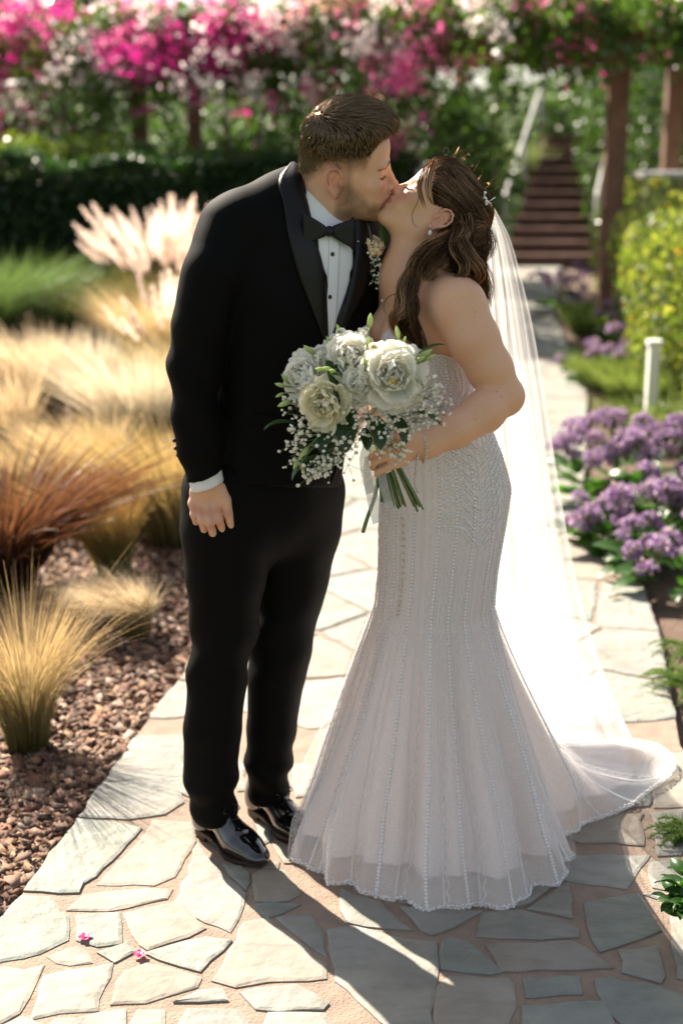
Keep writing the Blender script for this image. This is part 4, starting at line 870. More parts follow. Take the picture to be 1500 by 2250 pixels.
# solid cap under the strands
Fc = Field(GH.o + np.array([-.17, -.15, -.03]), GH.o + np.array([.18, .16, .26]), .003)
kk = GH.k
Fc.ell(GH.w((.002, 0, .062)), np.array([.0970, .0768, .100]) * kk, GH.R, 0)
Fc.ell(GH.w((.030, 0, .098)), np.array([.076, .066, .062]) * kk, GH.R, .03 * kk)
Fc.ell(GH.w((.052, 0, .116)), np.array([.052, .056, .034]) * kk, GH.R, .03 * kk)
X, Y, Z = Fc.coords(); Pq = np.stack(np.broadcast_arrays(X, Y, Z), -1)
Lq = GH.loc(Pq.reshape(-1, 3)); az = np.arctan2(Lq[:, 1], Lq[:, 0]); cut = (hairline(az) + .002 * np.sin(az * 23) + .0015 * np.sin(az * 41) - Lq[:, 2]) * .75
Fc.A = np.maximum(Fc.A, (cut * GH.k).reshape(Fc.A.shape).astype(np.float32))
cV, cF = Fc.mesh(); cV = smooth_mesh(cV, cF, 3, .5)
hair_g = wobj('hair', cV, cF, HAIR_M, groom, True)
cN = vnormals(cV, cF); Lc = GH.loc(cV); rsel = rs.choice(len(cV), 12500)
pts = cV[rsel] + rs.normal(size=(len(rsel), 3)) * .0016; nr = cN[rsel]; lc = GH.loc(pts)
azs = np.arctan2(lc[:, 1], lc[:, 0])
ok = (lc[:, 2] > hairline(azs) + .001) & (np.linalg.norm(lc - np.array([0, 0, .06]), axis=1) > .07); pts, nr, lc = pts[ok], nr[ok], lc[ok]
top = np.clip((lc[:, 2] - .100) / .045, 0, 1)
dirl = np.stack([.80 * top + .10, .35 * top, -.95 * (1 - top) - .10 * top], -1)   # sides brushed down, top brushed forward and across
dirl += rs.normal(size=dirl.shape) * .07 + .25 * np.stack([vnoise(lc, 7, 60), vnoise(lc, 8, 60), vnoise(lc, 9, 60)], -1)
dw = unit(dirl @ GH.R.T); dw = unit(dw - nr * np.sum(dw * nr, 1, keepdims=True))
ln = (.011 + .020 * top) * (0.7 + .6 * rs.rand(len(pts)))
lift = (.0010 + .0022 * top * rs.rand(len(pts))); fly = rs.rand(len(pts)) < .012; lift = lift + .008 * fly * rs.rand(len(pts))
s5 = np.linspace(0, 1, 4)
pa = pts[:, None] - nr[:, None] * .0006 + dw[:, None] * (ln[:, None] * s5)[..., None] + nr[:, None] * (lift[:, None] * np.sin(s5 * 2.2) - (ln ** 2)[:, None] * s5 ** 2 * 4.2)[..., None]
V, F = strands(pa, np.tile([.00050, .00050, .00042, .0001], (len(pa), 1)))
vc = np.repeat((.65 + .7 * rs.rand(len(pa)))[:, None] * np.ones(3), 12, 0)
wobj('hair_strand', V, F, HAIR_S, hair_g, True, vc)['kind'] = 'stuff'
# the clipped fade below the cap: ever shorter hairs
g1N = vnormals(*g1); fd = fade[:len(g1[0])] * inh[:len(g1[0])] * (z[:len(g1[0])] < .085); fi = np.where(fd > .12)[0]
fi = rs.choice(fi, 5500, p=fd[fi] / fd[fi].sum()); a = g1[0][fi] + rs.normal(size=(5500, 3)) * .001; nn = g1N[fi]; fl_ = (.0015 + .0065 * fd[fi] ** 1.5)[:, None]
d = unit(np.array([.12, 0, -1.]) @ GH.R.T + rs.normal(size=(5500, 3)) * .18); d = unit(d - nn * np.sum(d * nn, 1, keepdims=True))
pa = np.stack([a, a + d * fl_ * .5 + nn * fl_ * .18, a + d * fl_ + nn * fl_ * .20], 1); V, F = strands(pa, np.tile([.00028, .00024, .0001], (5500, 1)))
wobj('clipped_hair', V, F, HAIR_S, hair_g, True, np.ones((len(V), 3)))['kind'] = 'stuff'
# stubble strands give the jaw its texture
bm = np.where(inh[:len(g1[0])] & (beard[:len(g1[0])] > .25) & (x[:len(g1[0])] < .105))[0]
if len(bm):
    sel = rs.choice(bm, 1500); a = g1[0][sel]; nn = vnormals(*g1)[sel]
    d = unit(np.array([.3, 0, -1]) @ GH.R.T + rs.normal(size=(len(sel), 3)) * .4)
    pa = np.stack([a, a + (nn * .5 + d * .5) * .0012, a + (nn * .5 + d) * .0020], 1)
    V, F = strands(pa, np.tile([.00016, .00014, .00008], (len(pa), 1))); wobj('beard', V, F, HAIR_M, groom)['kind'] = 'stuff'

# ---- clothes
CLOTH = mat('black_wool', (.0026, .0024, .0022), .72, .25, 400, .25, 900, sheen=.0, spec=.09, bdist=.0015)
SATIN = mat('black_satin', (.0045, .0042, .004), .42, spec=.28, bump=.08, bscale=500)
SHIRT = mat('white_shirt', (.78, .79, .82), .7, bump=.05, bscale=60)
def torso(Fd, e):
    S = [((708, 470), 3.135, .075, .080), ((690, 520), 3.13, .150, .105), ((672, 580), 3.125, .186, .118), ((655, 670), 3.12, .188, .128), ((640, 760), 3.12, .176, .126),
         ((622, 860), 3.12, .163, .120), ((605, 950), 3.12, .163, .122), ((590, 1040), 3.12, .172, .130)]
    f = unit(np.array([.5, -.866, 0])); side = np.array([.866, .5, 0])
    for (a, b) in zip(S[:-1], S[1:]):
        p0 = P(*a[0], a[1]); p1 = P(*b[0], b[1])
        Fd.cone(p0, p1, a[2] + e, b[2] + e, .03, 'add', sq=(f, (a[3] + b[3]) / (a[2] + b[2])))
BL = np.array([-.62, 2.76, .60]); BH = np.array([.32, 3.52, 1.66])
Fs = Field(BL, BH, .0075); torso(Fs, -.004)
Fs.cone(P(700, 480, 3.135), P(712, 440, 3.125), .072, .066, .02)
X, Y, Z = Fs.coords(); Fs.A = np.maximum(Fs.A, np.broadcast_to(.98 - Z, Fs.A.shape).astype(np.float32))
sV, sF = Fs.mesh(); sV = smooth_mesh(sV, sF, 2)
Fj = Field(BL, BH, .0064); torso(Fj, .008)
Fj.cone(P(545, 478, 3.05), P(655, 420, 3.11), .062, .045, .05)                         # near shoulder slope
Fj.cone(P(815, 560, 3.22), P(735, 470, 3.15), .062, .045, .05)
arm = [(508, 505, 3.03), (470, 600, 2.985), (437, 720, 2.975), (430, 800, 2.975), (431, 900, 2.97), (438, 985, 2.965), (448, 1046, 2.967)]
ar = [.072, .068, .061, .057, .053, .049, .045]
Fj.chain([P(*p) for p in arm], ar, .012, .05)
armf = [(800, 560, 3.22), (815, 700, 3.30), (812, 820, 3.33), (930, 865, 3.33)]
Fj.chain([P(*p) for p in armf], [.072, .062, .055, .046], .02, .04)
Fj.cone(P(590, 1010, 3.12), P(582, 1066, 3.12), .184, .192, .02, 'add', sq=((.5, -.866, 0), .74))
X, Y, Z = Fj.coords(); Pq = np.stack(np.broadcast_arrays(X, Y, Z), -1).astype(np.float32)
# wrinkles of the cloth
wr = .0052 * np.sin(Pq[..., 2] * 46 + Pq[..., 0] * 30 + 2.2 * np.sin(Pq[..., 0] * 21)) * np.exp(-((Pq[..., 2] - 1.17) / .12) ** 2) * (Pq[..., 0] < -.26)
wr += .0040 * np.sin(Pq[..., 2] * 75 - Pq[..., 0] * 26 + 1.5 * np.sin(Pq[..., 1] * 30)) * np.exp(-((Pq[..., 2] - .96) / .07) ** 2) * (Pq[..., 0] < -.25)
wr += .0020 * np.sin(Pq[..., 0] * 37 + Pq[..., 2] * 13 + 3 * np.sin(Pq[..., 2] * 9))
Fj.A += wr.astype(np.float32)
uu, vv = proj(Pq)
VCUT = [(652, 330), (664, 400), (690, 515), (712, 600), (717, 752), (728, 745), (762, 640), (776, 560), (772, 490), (775, 440), (760, 300)]
front = ((Pq[..., 0] - P(690, 600, 3.12)[0]) * .5 - (Pq[..., 1] - 3.12) * .866) > -.012
Fj.A[inpoly(uu, vv, VCUT) & front & (Pq[..., 2] > .9)] = .02
# neck hole, hem, and the cut at the cuffs
Fj.A = np.maximum(Fj.A, -(np.linalg.norm(Pq - P(712, 425, 3.125).astype(np.float32), axis=-1) - .076))
hem = (1066 + (uu - 600) * .02 - vv) / 1000.; Fj.A = np.where(vv > 1068 + (uu - 600) * .03, np.maximum(Fj.A, .01), Fj.A)
cuff = (Pq @ unit(P(452, 1052, 2.967) - P(438, 985, 2.965)).astype(np.float32)) - np.float32(P(449, 1041, 2.967) @ unit(P(452, 1052, 2.967) - P(438, 985, 2.965)))
inarm = (np.linalg.norm(np.cross(Pq - P(449, 1041, 2.967), unit(P(452, 1052, 2.967) - P(438, 985, 2.965))), axis=-1) < .064)
tilt = cuff + (Pq[..., 0] - P(449, 1, 2.967)[0]) * .22
jacketA = Fj.A
Fj.A = np.where(inarm & (Pq[..., 1] < 3.03) & (vv > 1000), np.maximum(Fj.A, tilt), Fj.A).astype(np.float32)
del Pq
jV, jF = Fj.mesh(); jV = smooth_mesh(jV, jF, 3, .5)
jacket = wobj('tuxedo_jacket', jV, jF, CLOTH, groom)
bvj = bvh_of(jV, jF)
shirt = wobj('dress_shirt', sV, sF, SHIRT, groom)
bvs = bvh_of(sV, sF)
# shirt cuff
c0 = P(446, 1020, 2.967); c1 = P(455, 1064, 2.968); ax = unit(c1 - c0)
pp = np.linspace(c0, c1 + ax * .004, 8); V, F = tube(np.vstack([pp, pp[::-1]]), np.r_[np.full(8, .0385), np.full(8, .0355)], 28, cap=False)
V = V + (ax[None] * ((V[:, 0] - c1[0]) * -.16)[:, None]); wobj('shirt_cuff', V, F, SHIRT, groom)
for i, (a, b) in enumerate(((378, 968), (381, 985), (386, 1000))):
    q = P(a + 5, b, 2.955); V, F = ball(q, (.0045, .006, .0045), 10, 6); wobj('cuff_button', V, F, mat('black_gloss', (.008, .008, .008), .15), jacket)
# lapels: strips that lie on the jacket along the opening
def patch(bv, rows, off, n=9, thick=.003):        # rows: list of (outer pixel, inner pixel); returns a closed thin shell
    V = []; m = len(rows); nn_ = []
    last = None
    for (o, i_) in rows:
        for t in np.linspace(0, 1, n):
            p, nm = hit(bv, o[0] + (i_[0] - o[0]) * t, o[1] + (i_[1] - o[1]) * t, off)
            if p is None: p, nm = last
            last = (p, nm); V.append(p); nn_.append(nm)
    V = np.array(V).reshape(m, n, 3); N = np.array(nn_).reshape(m, n, 3)
    for _ in range(3): V[1:-1, 1:-1] = (V[1:-1, 1:-1] * 2 + V[:-2, 1:-1] + V[2:, 1:-1] + V[1:-1, :-2] + V[1:-1, 2:]) / 6
    A = V.reshape(-1, 3); B = (V - unit(N) * thick).reshape(-1, 3); f = grid_faces(m, n)
    e = [(i * n, (i + 1) * n, (i + 1) * n + m * n, i * n + m * n) for i in range(m - 1)] + [(i * n + n - 1, i * n + n - 1 + m * n, (i + 1) * n + n - 1 + m * n, (i + 1) * n + n - 1) for i in range(m - 1)]
    return np.vstack([A, B]), np.vstack([f, f[:, ::-1] + m * n, np.array(e)])
bvx = bvh_of(*join_nets([(jV, jF), (sV, sF)]))
o_ = interp_path([(640, 362), (612, 400), (622, 450), (634, 520), (655, 600), (688, 690), (712, 752)], 26)
i_ = interp_path([(656, 358), (662, 400), (676, 450), (691, 520), (711, 600), (717, 690), (719, 752)], 26)
V, F = patch(bvx, list(zip(o_, i_)), .006); wobj('lapel', V, F, SATIN, jacket)
o_ = interp_path([(800, 478), (812, 520), (815, 570), (800, 630), (765, 700), (735, 752)], 22)
i_ = interp_path([(772, 468), (772, 520), (774, 570), (762, 630), (742, 690), (722, 752)], 22)
V, F = patch(bvx, list(zip(o_, i_)), .006); wobj('lapel', V, F, SATIN, jacket)
# front edge of the jacket below the lapels, one covered button, a pocket flap
e_ = interp_path([(722, 750), (728, 800), (736, 870), (741, 950), (738, 1020), (724, 1062)], 24)
V, F = patch(bvj, [((a, b), (a + 5, b)) for a, b in e_], .0028, 4, .003); wobj('front_edge', V, F, CLOTH, jacket)
q, nm = hit(bvj, 728, 770, .003); V, F = ball(q, (.009, .005, .009), 12, 6); wobj('jacket_button', V, F, SATIN, jacket)
V, F = patch(bvj, [((560 + 80 * t, 905 + 16 * t), (559 + 80 * t, 932 + 16 * t)) for t in np.linspace(0, 1, 10)], .003, 5, .003); wobj('pocket_flap', V, F, CLOTH, jacket)
# shirt collar, placket, studs
def collar_leaf(rows, off, name): 
    V, F = patch(bvs, rows, off, 8, .003); return wobj(name, V, F, SHIRT, shirt)
o_ = interp_path([(652, 372), (664, 410), (680, 455), (697, 505)], 14); i_ = interp_path([(672, 362), (690, 405), (712, 448), (738, 482)], 14)
# collar band as a real tilted ring round the neck
ring = []
for a in np.linspace(0, 2 * math.pi, 49)[:-1]:
    ring.append((math.cos(a), math.sin(a)))
nf = unit(GH.o + np.array([.0, 0, -.06]) - neck_base)
bx_ = unit(np.cross((0, 1, 0), nf)); by_ = np.cross(nf, bx_)
cen = P(706, 452, 3.128)
rows_ = []
for t, rr in ((-.5, .082), (0, .077), (.6, .072), (1.0, .0705), (1.0, .0675), (.3, .067)):
    rows_.append([cen + nf * (t * .030 + .024 * (-c) * (1 if t > .4 else .6)) + (bx_ * c * rr + by_ * s_ * rr * .96) for c, s_ in ring])
V = np.array(rows_).reshape(-1, 3); wobj('shirt_collar', V, grid_faces(6, 48, True), SHIRT, shirt)
o_ = interp_path([(722, 520), (722, 560), (718, 620), (714, 690), (716, 760)], 16); i_ = interp_path([(744, 520), (744, 560), (742, 620), (738, 690), (734, 760)], 16)
V, F = patch(bvs, list(zip(o_, i_)), .0035, 6, .003); wobj('placket', V, F, SHIRT, shirt)
for (a, b) in ((728, 558), (722, 652)):
    q, nm = hit(bvs, a, b, .006)
    V, F = ball(q, (.0042, .0025, .0048), 10, 6); wobj('shirt_stud', V, F, MATS['black_gloss'], shirt)
# bow tie: two pinched wings and a knot
bow_o = P(722, 508, 3.005); bx = unit(np.array([.86, .30, -.05])); bz = np.array([0, 0, 1.]); by = np.cross(bz, bx)
def bow():
    mb = MB()
    for sg in (-1, 1):
        rows = []
        for t in np.linspace(0, 1, 12):
            hgt = .009 + .024 * t ** .8 + (.003 if t > .85 else 0); fold = .007 * math.sin(t * 3.0)
            r = []
            for q in np.linspace(0, 2 * math.pi, 21)[:-1]:
                zc = math.cos(q) * hgt * (1 + .10 * math.sin(3 * q) * t); yc = math.sin(q) * (.009 * (1 - .5 * t)) + fold * math.cos(2 * q) * .35
                r.append(bow_o + bx * sg * (.006 + t * (.052 - .010 * math.cos(q) ** 2 * 0)) + bz * (zc + .004 * t * (-sg)) + by * (-yc))
            rows.append(r)
        V = np.array(rows).reshape(-1, 3); f = grid_faces(12, 20, True); mb.add(V, f.tolist() + [tuple(220 + i for i in range(20))])
    mb.ball(bow_o - by * .004, (.011, .010, .012), 12, 8)
    return mb
bow().build('bow_tie', SATIN, groom)

# ---- trousers
Ft = Field((-.50, 2.76, .02), (.16, 3.46, 1.06), .0064)
front_leg = [(508, 1080, 3.07, .115), (500, 1160, 3.06, .108), (496, 1260, 3.055, .094), (492, 1380, 3.05, .078), (478, 1480, 3.05, .072), (467, 1600, 3.05, .0690), (463, 1690, 3.055, .0650), (466, 1752, 3.06, .0565), (472, 1778, 3.06, .054)]
rear_leg = [(660, 1080, 3.18, .108), (652, 1160, 3.18, .105), (640, 1260, 3.18, .093), (625, 1370, 3.17, .078), (608, 1480, 3.17, .071), (597, 1600, 3.165, .0620), (590, 1665, 3.165, .0590), (588, 1710, 3.165, .0530), (590, 1742, 3.165, .051)]
for lg in (front_leg, rear_leg):
    Ft.chain([P(a, b, c) for a, b, c, r in lg], [r for *_, r in lg], .012)
Ft.cone(P(588, 1010, 3.12), P(580, 1085, 3.12), .168, .172, .03, 'add', sq=((.5, -.866, 0), .74))
X, Y, Z = Ft.coords(); 
wr = .0062 * np.sin(Z * 70 + X * 24 + 2 * np.sin(X * 17 + Y * 9)) * np.exp(-((Z - .13) / .08) ** 2) + .0050 * np.sin(Z * 46 - X * 30 + Y * 22) * np.exp(-((Z - .52) / .10) ** 2) + .0012 * np.sin(X * 40 + Z * 8 + Y * 31)
Ft.A += wr.astype(np.float32)
Ft.A = np.maximum(Ft.A, np.broadcast_to((.062 + (X + .3) * .03 - Z), Ft.A.shape).astype(np.float32))
tV, tF = Ft.mesh(); tV = smooth_mesh(tV, tF, 3, .5)
wobj('trousers', tV, tF, CLOTH, groom)

# ---- patent shoes
PATENT = mat('patent_leather', (.006, .006, .0065), .045, spec=.6, coat=1.0)
SOLE = mat('shoe_sole', (.035, .020, .012), .5)
def shoe(heel, toe):
    heel = np.asarray(heel); toe = np.asarray(toe); d = toe - heel; ln = np.linalg.norm(d); f = d / ln; sd = np.array([-f[1], f[0], 0]); up = np.array([0, 0, 1.])
    w = lambda p: heel + f * p[0] * ln + sd * p[1] + up * p[2]
    Rm = np.stack([f, sd, up], 1)
    Fh = Field(np.minimum(heel, toe) - np.array([.09, .09, .0]), np.maximum(heel, toe) + np.array([.09, .09, .15]), .0028)
    Fh.ell(w((.14, 0, .052)), (.048, .034, .045), Rm, 0)
    Fh.cone(w((.16, 0, .055)), w((.30, 0, .105)), .034, .040, .02)
    Fh.cone(w((.10, 0, .04)), w((.14, 0, .115)), .033, .033, .02)
    Fh.cone(w((.30, 0, .075)), w((.62, 0, .042)), .038, .036, .025, 'add', sq=(up, .9))
    Fh.ell(w((.66, .004, .036)), (.066, .045, .032), Rm, .02)
    Fh.ell(w((.84, .002, .031)), (.056, .032, .022), Rm, .02)
    Fh.ell(w((.945, 0, .027)), (.022, .021, .015), Rm, .018)
    Fh.cone(w((.30, 0, .118)), w((.66, 0, .069)), .016, .014, .012, 'add', sq=(up, .55))       # tongue and facing
    X, Y, Z = Fh.coords(); Fh.A = np.maximum(Fh.A, np.broadcast_to(.016 - Z, Fh.A.shape).astype(np.float32))
    V, F = Fh.mesh(); V = smooth_mesh(V, F, 2, .4)
    s = empty('shoe', tuple(heel), parent=groom); s.matrix_parent_inverse = world_of(groom).inverted()
    wobj('upper', V, F, PATENT, s); bv = bvh_of(V, F)
    # sole with a stacked heel
    out = []
    for t in np.linspace(0, 1, 40):
        hw = np.interp(t, [0, .04, .12, .30, .45, .66, .84, .94, .985, 1], [.008, .026, .036, .034, .034, .047, .036, .024, .012, .002])
        out.append((t, hw))
    ol = [w((t * 1.02 - .01, hw, 0)) for t, hw in out] + [w((t * 1.02 - .01, -hw, 0)) for t, hw in reversed(out)]
    n = len(ol); lo = np.array(ol); spring = np.array([max(0, (q - .75)) * .045 for q in [t for t, _ in out] + [t for t, _ in reversed(out)]])
    arch = np.array([.006 * (0 if t < .0 else 1) if t > .30 else .018 for t in [t for t, _ in out] + [t for t, _ in reversed(out)]])
    arch = np.array([np.interp(t, [0, .29, .31, .5, .62, 1], [.018, .018, .016, .008, .003, .003]) for t in [t for t, _ in out] + [t for t, _ in reversed(out)]])
    a = lo.copy(); a[:, 2] = arch + spring; b = lo.copy(); b[:, 2] = np.maximum(arch + .006, .0) + spring + .004; b[:, 2] = np.where(arch > .012, .0265, b[:, 2])
    f_ = [tuple(range(n - 1, -1, -1)), tuple(range(n, 2 * n))] + [(i, (i + 1) % n, n + (i + 1) % n, n + i) for i in range(n)]
    wobj('sole', np.vstack([a, b]), f_, SOLE, s, False)
    hl_ = [w((t * 1.02 - .01, hw * .97, 0)) for t, hw in out if t < .28] + [w((t * 1.02 - .01, -hw * .97, 0)) for t, hw in reversed(out) if t < .28]
    n = len(hl_); lo = np.array(hl_); a = lo.copy(); a[:, 2] = .003; b = lo.copy(); b[:, 2] = .0175
    wobj('heel', np.vstack([a, b]), [tuple(range(n - 1, -1, -1)), tuple(range(n, 2 * n))] + [(i, (i + 1) % n, n + (i + 1) % n, n + i) for i in range(n)], SOLE, s, False)
    for q in (.40, .46, .52, .58):
        pts = []
        for yy in np.linspace(-.017, .017, 7):
            r = bv.ray_cast(Vector(w((q + .01 * abs(yy) / .017, yy, .2))), Vector((0, 0, -1)))
            if r[0] is not None: pts.append(np.array(r[0]) + up * .0012)
        V, F = tube(pts, .0014, 6); wobj('lace', V, F, MATS['black_gloss'], s)
    for sg in (-1, 1):
        r = bv.ray_cast(Vector(w((.47, 0, .2))), Vector((0, 0, -1))); q0 = np.array(r[0]) + up * .003
        lp = [q0, q0 + f * .010 + sd * sg * .014 + up * .008, q0 + f * .018 + sd * sg * .024 - up * .002, q0 + f * .018 + sd * sg * .016 - up * .006, q0 + f * .004 + sd * sg * .006]
        V, F = tube(interp_path(lp, 14), .0013, 6); wobj('lace_loop', V, F, MATS['black_gloss'], s)
    return s
shoe(G(440, 1832) + np.array([0, .02, 0]), G(566, 1908) + np.array([.01, -.005, 0]))
shoe(G(556, 1786) + np.array([0, .02, 0]), G(688, 1868) + np.array([.0, .0, 0]))
# ------------------------------------------------------------------ the bride
bride = empty('person', (.20, 3.05, 0), 'woman in beaded ivory wedding gown and long veil, head tilted back', 'person')
pu = math.radians(46)
BHd = Head(KISS + np.array([.001, -.007, -.003]), (-math.cos(pu), -.03, math.sin(pu)), math.radians(9), .885, False)
SKIN_F = (.70, .40, .25)
Fb = Field((-.02, 2.66, .78), (.44, 3.34, 1.70), .0033)
BHd.build(Fb)
nb = P(905, 606, 3.08)
Fb.cone(BHd.w((-.020, 0, -.020)), nb, .047, .052, .03)
Fb.cone(BHd.w((.018, 0, -.045)), nb + np.array([-.02, -.02, -.0]), .034, .044, .035)
bf = unit(np.array([-.85, -.52, 0])); bl = np.array([.52, -.85, 0]); RB = np.stack([bf, bl, np.array([0, 0, 1.])], 1)
shL = P(1004, 672, 2.955); shR = P(872, 640, 3.22)
Fb.cone(nb, shL, .046, .052, .05); Fb.cone(nb, shR, .048, .05, .05)
Fb.ell(P(925, 705, 3.08), (.080, .124, .11), RB, .05)
Fb.ell(P(940, 830, 3.06), (.070, .088, .15), RB, .05)
Fb.ell(P(880, 738, 2.995), (.044, .048, .050), RB, .03); Fb.ell(P(848, 732, 3.07), (.044, .048, .050), RB, .03)
Fb.chain([shL, P(1040, 745, 2.925), P(1076, 812, 2.915), P(1106, 868, 2.91)], [.054, .0525, .047, .0375], .02, .045)
Fb.ell(P(1110, 872, 2.912), .0395, None, .02)
Fb.chain([P(1104, 872, 2.905), P(1062, 905, 2.87), P(1000, 945, 2.83), P(935, 978, 2.80)], [.038, .0440, .0370, .0265], .015)
# hand closed round the stems
Fb.cone(P(938, 977, 2.80), P(890, 984, 2.785), .026, .030, .02, 'add', sq=((.1, 1, 0), .65))
Fb.cone(P(880, 972, 2.778), P(880, 1008, 2.778), .019, .018, .016, 'add', sq=((.1, 1, 0), .8))
for (k0, p1, p2, p3, r) in (((872, 962), (846, 962), (826, 972), (818, 984), .0086), ((868, 982), (840, 984), (821, 994), (815, 1006), .0088),
                            ((869, 1002), (840, 1006), (822, 1016), (819, 1028), .0084), ((874, 1020), (848, 1028), (831, 1036), (828, 1044), .0074)):
    Fb.chain([P(*k0, 2.766), P(*p1, 2.745), P(*p2, 2.752), P(*p3, 2.772)], [r * 1.18, r * 1.03, r * .95, r * .8], .0015, .008)
Fb.chain([P(905, 962, 2.785), P(880, 945, 2.772), P(856, 940, 2.775), P(838, 946, 2.785)], [.0135, .0112, .0095, .0078], .003, .014)
Fb.chain([shR, P(850, 790, 3.25), P(842, 900, 3.22)], [.05, .042, .034], .02, .03)
fV, fF = Fb.mesh(); fV = smooth_mesh(fV, fF, 1, .35)
Fl = Field((-.05, 2.8, .02), (.45, 3.3, .90), .012); Fl.cone(P(935, 880, 3.06), P(960, 1060, 3.05), .07, .09, .03)
Fl.cone(P(935, 1060, 3.03), P(940, 1780, 3.03), .085, .045, .03); Fl.cone(P(985, 1060, 3.10), P(985, 1760, 3.10), .085, .045, .03)
v2, f2 = Fl.mesh(); bV, bF = join_nets([(fV, fF), (v2, f2)])
bC, L, inh, blend = BHd.colors(bV, SKIN_F, (.48, .16, .14), (.58, .22, .16))
x, y, z = L[:, 0], np.abs(L[:, 1]), L[:, 2]
blend(inh * .30 * np.exp(-(((x - .078) / .03) ** 2 + ((z + .01) / .02) ** 2 + ((y - .045) / .02) ** 2)), (.55, .17, .13))
browf = np.exp(-((z - (.040 + .004 * np.sin(np.clip((y - .01) / .035, 0, 1) * 2.4) - .007 * np.clip((y - .03) / .02, 0, 1) ** 2)) / .0024) ** 2) * np.clip((y - .010) / .006, 0, 1) * np.clip((.050 - y) / .012, 0, 1) * (x > .06)
blend(inh * np.clip(browf, 0, .7), (.10, .05, .03))
liner = np.exp(-(((z - .0085) / .0022) ** 2)) * (np.abs(y - .034) < .016) * (x > .07); blend(inh * liner * .9, (.02, .012, .01))
shad = np.exp(-(((z - .017) / .008) ** 2)) * (np.abs(y - .034) < .015) * (x > .07); blend(inh * shad * .35, (.30, .14, .10))
rs = np.random.RandomState(8)
for _ in range(16):                                # small moles
    i = rs.randint(len(fV)); 
    if bV[i, 2] < 1.45 and bV[i, 1] < 3.0: blend(np.exp(-np.sum((bV - bV[i]) ** 2, 1) / .0016 ** 2) * .7, (.16, .07, .04))
wobj('body', bV, bF, MSKIN, bride, True, bC)
bvb = bvh_of(fV, fF)
V, F = lash_strands(BHd, bvb, 40, .0085, .0004, 9); wobj('eyelash', V, F, mat('lash_black', (.01, .008, .007), .6), bride)

# ---- gown
ROWS = np.array([(690, 835, 1020), (720, 815, 1030), (760, 822, 1032), (800, 835, 1030), (860, 848, 1040), (920, 848, 1072), (1000, 840, 1100), (1080, 835, 1113), (1150, 832, 1109), (1250, 831, 1092), (1330, 823, 1084), (1360, 818, 1087)], float)
YC = 3.05
def ring(v):
    uL = np.interp(v, ROWS[:, 0], ROWS[:, 1]); uR = np.interp(v, ROWS[:, 0], ROWS[:, 2])
    a = np.array([P(l, q, YC) for l, q in zip(np.ravel(uL), np.ravel(v))]); b = np.array([P(r, q, YC) for r, q in zip(np.ravel(uR), np.ravel(v))])
    c = (a + b) / 2; rx = (b[:, 0] - a[:, 0]) / 2; return c, rx
NPH = 320; PH = np.arange(NPH) * 2 * math.pi / NPH
def angd(a, b): return (a - b + math.pi) % (2 * math.pi) - math.pi
FA = math.radians(211)
vtop = 766 - 62 * np.exp(-(angd(PH, FA + .50) / .36) ** 2) - 62 * np.exp(-(angd(PH, FA - .50) / .36) ** 2) + 30 * np.clip(np.abs(angd(PH, FA)) - 1.4, 0, 2)
VK = 1330.0; NU = 100
sv = np.linspace(0, 1, NU)[:, None]
vv_ = vtop[None] + (VK - vtop[None]) * sv
c, rx = ring(vv_.ravel()); c = c.reshape(NU, NPH, 3); rx = rx.reshape(NU, NPH)
ryr = np.interp(vv_, [690, 800, 900, 1080, 1330], [.86, .86, .84, .84, .92])
bump = .034 * np.exp(-((vv_ - 738) / 42) ** 2) * (np.exp(-(angd(PH, FA + .45) / .36) ** 2) + np.exp(-(angd(PH, FA - .45) / .36) ** 2))[None]
rr = rx * (1 + .0 * bump)
U3 = c.copy(); U3[..., 0] += (rr + bump * 0.7) * np.cos(PH); U3[..., 1] += (rr * ryr + bump) * np.sin(PH)
seat = .030 * np.exp(-((vv_ - 1075) / 70) ** 2) * np.exp(-(angd(PH, math.radians(40)) / .6) ** 2)[None]
U3[..., 0] += seat * np.cos(PH); U3[..., 1] += seat * np.sin(PH)
# skirt: from the knee ring out to a hem traced on the ground, with a train behind
hem_px = [(655, 1893), (672, 1918), (712, 1934), (760, 1945), (812, 1975), (870, 1992), (950, 2003), (1040, 2004), (1130, 1990), (1200, 1958), (1243, 1920), (1252, 1888), (1222, 1846), (1262, 1822), (1330, 1806), (1400, 1776), (1448, 1735), (1482, 1692)]
HC = G(950, 1840); hp_ = np.array([G(*p) for p in hem_px])
far = np.array([[.86, 3.62, 0], [.60, 3.66, 0], [.34, 3.50, 0], [.10, 3.40, 0], [-.03, 3.30, 0]])
hp_ = np.vstack([hp_, far]); ha = np.unwrap(np.arctan2(hp_[:, 1] - HC[1], hp_[:, 0] - HC[0])); hr = np.linalg.norm(hp_ - HC, axis=1)[:, ]
o_ = np.argsort(ha % (2 * math.pi)); aa = (ha % (2 * math.pi))[o_]; hr_ = np.hypot(hp_[:, 0] - HC[0], hp_[:, 1] - HC[1])[o_]
R_h = np.interp(PH, np.r_[aa[-1] - 2 * math.pi, aa, aa[0] + 2 * math.pi], np.r_[hr_[-1], hr_, hr_[0]])
k5 = np.exp(-(np.arange(-8, 9) / 3.0) ** 2); k5 /= k5.sum(); R_h = np.convolve(np.r_[R_h[-8:], R_h, R_h[:8]], k5, 'valid')
NL = 96; tt = np.linspace(0, 1, NL)[:, None]
K = U3[-1]; Kz = K[:, 2]
pleat = .5 * np.sin(PH * 15 + 1.3 * np.sin(PH * 3 + 1)) + .35 * np.sin(PH * 29 + 2 * np.sin(PH * 2)) + .3 * np.sin(PH * 11 + 2)
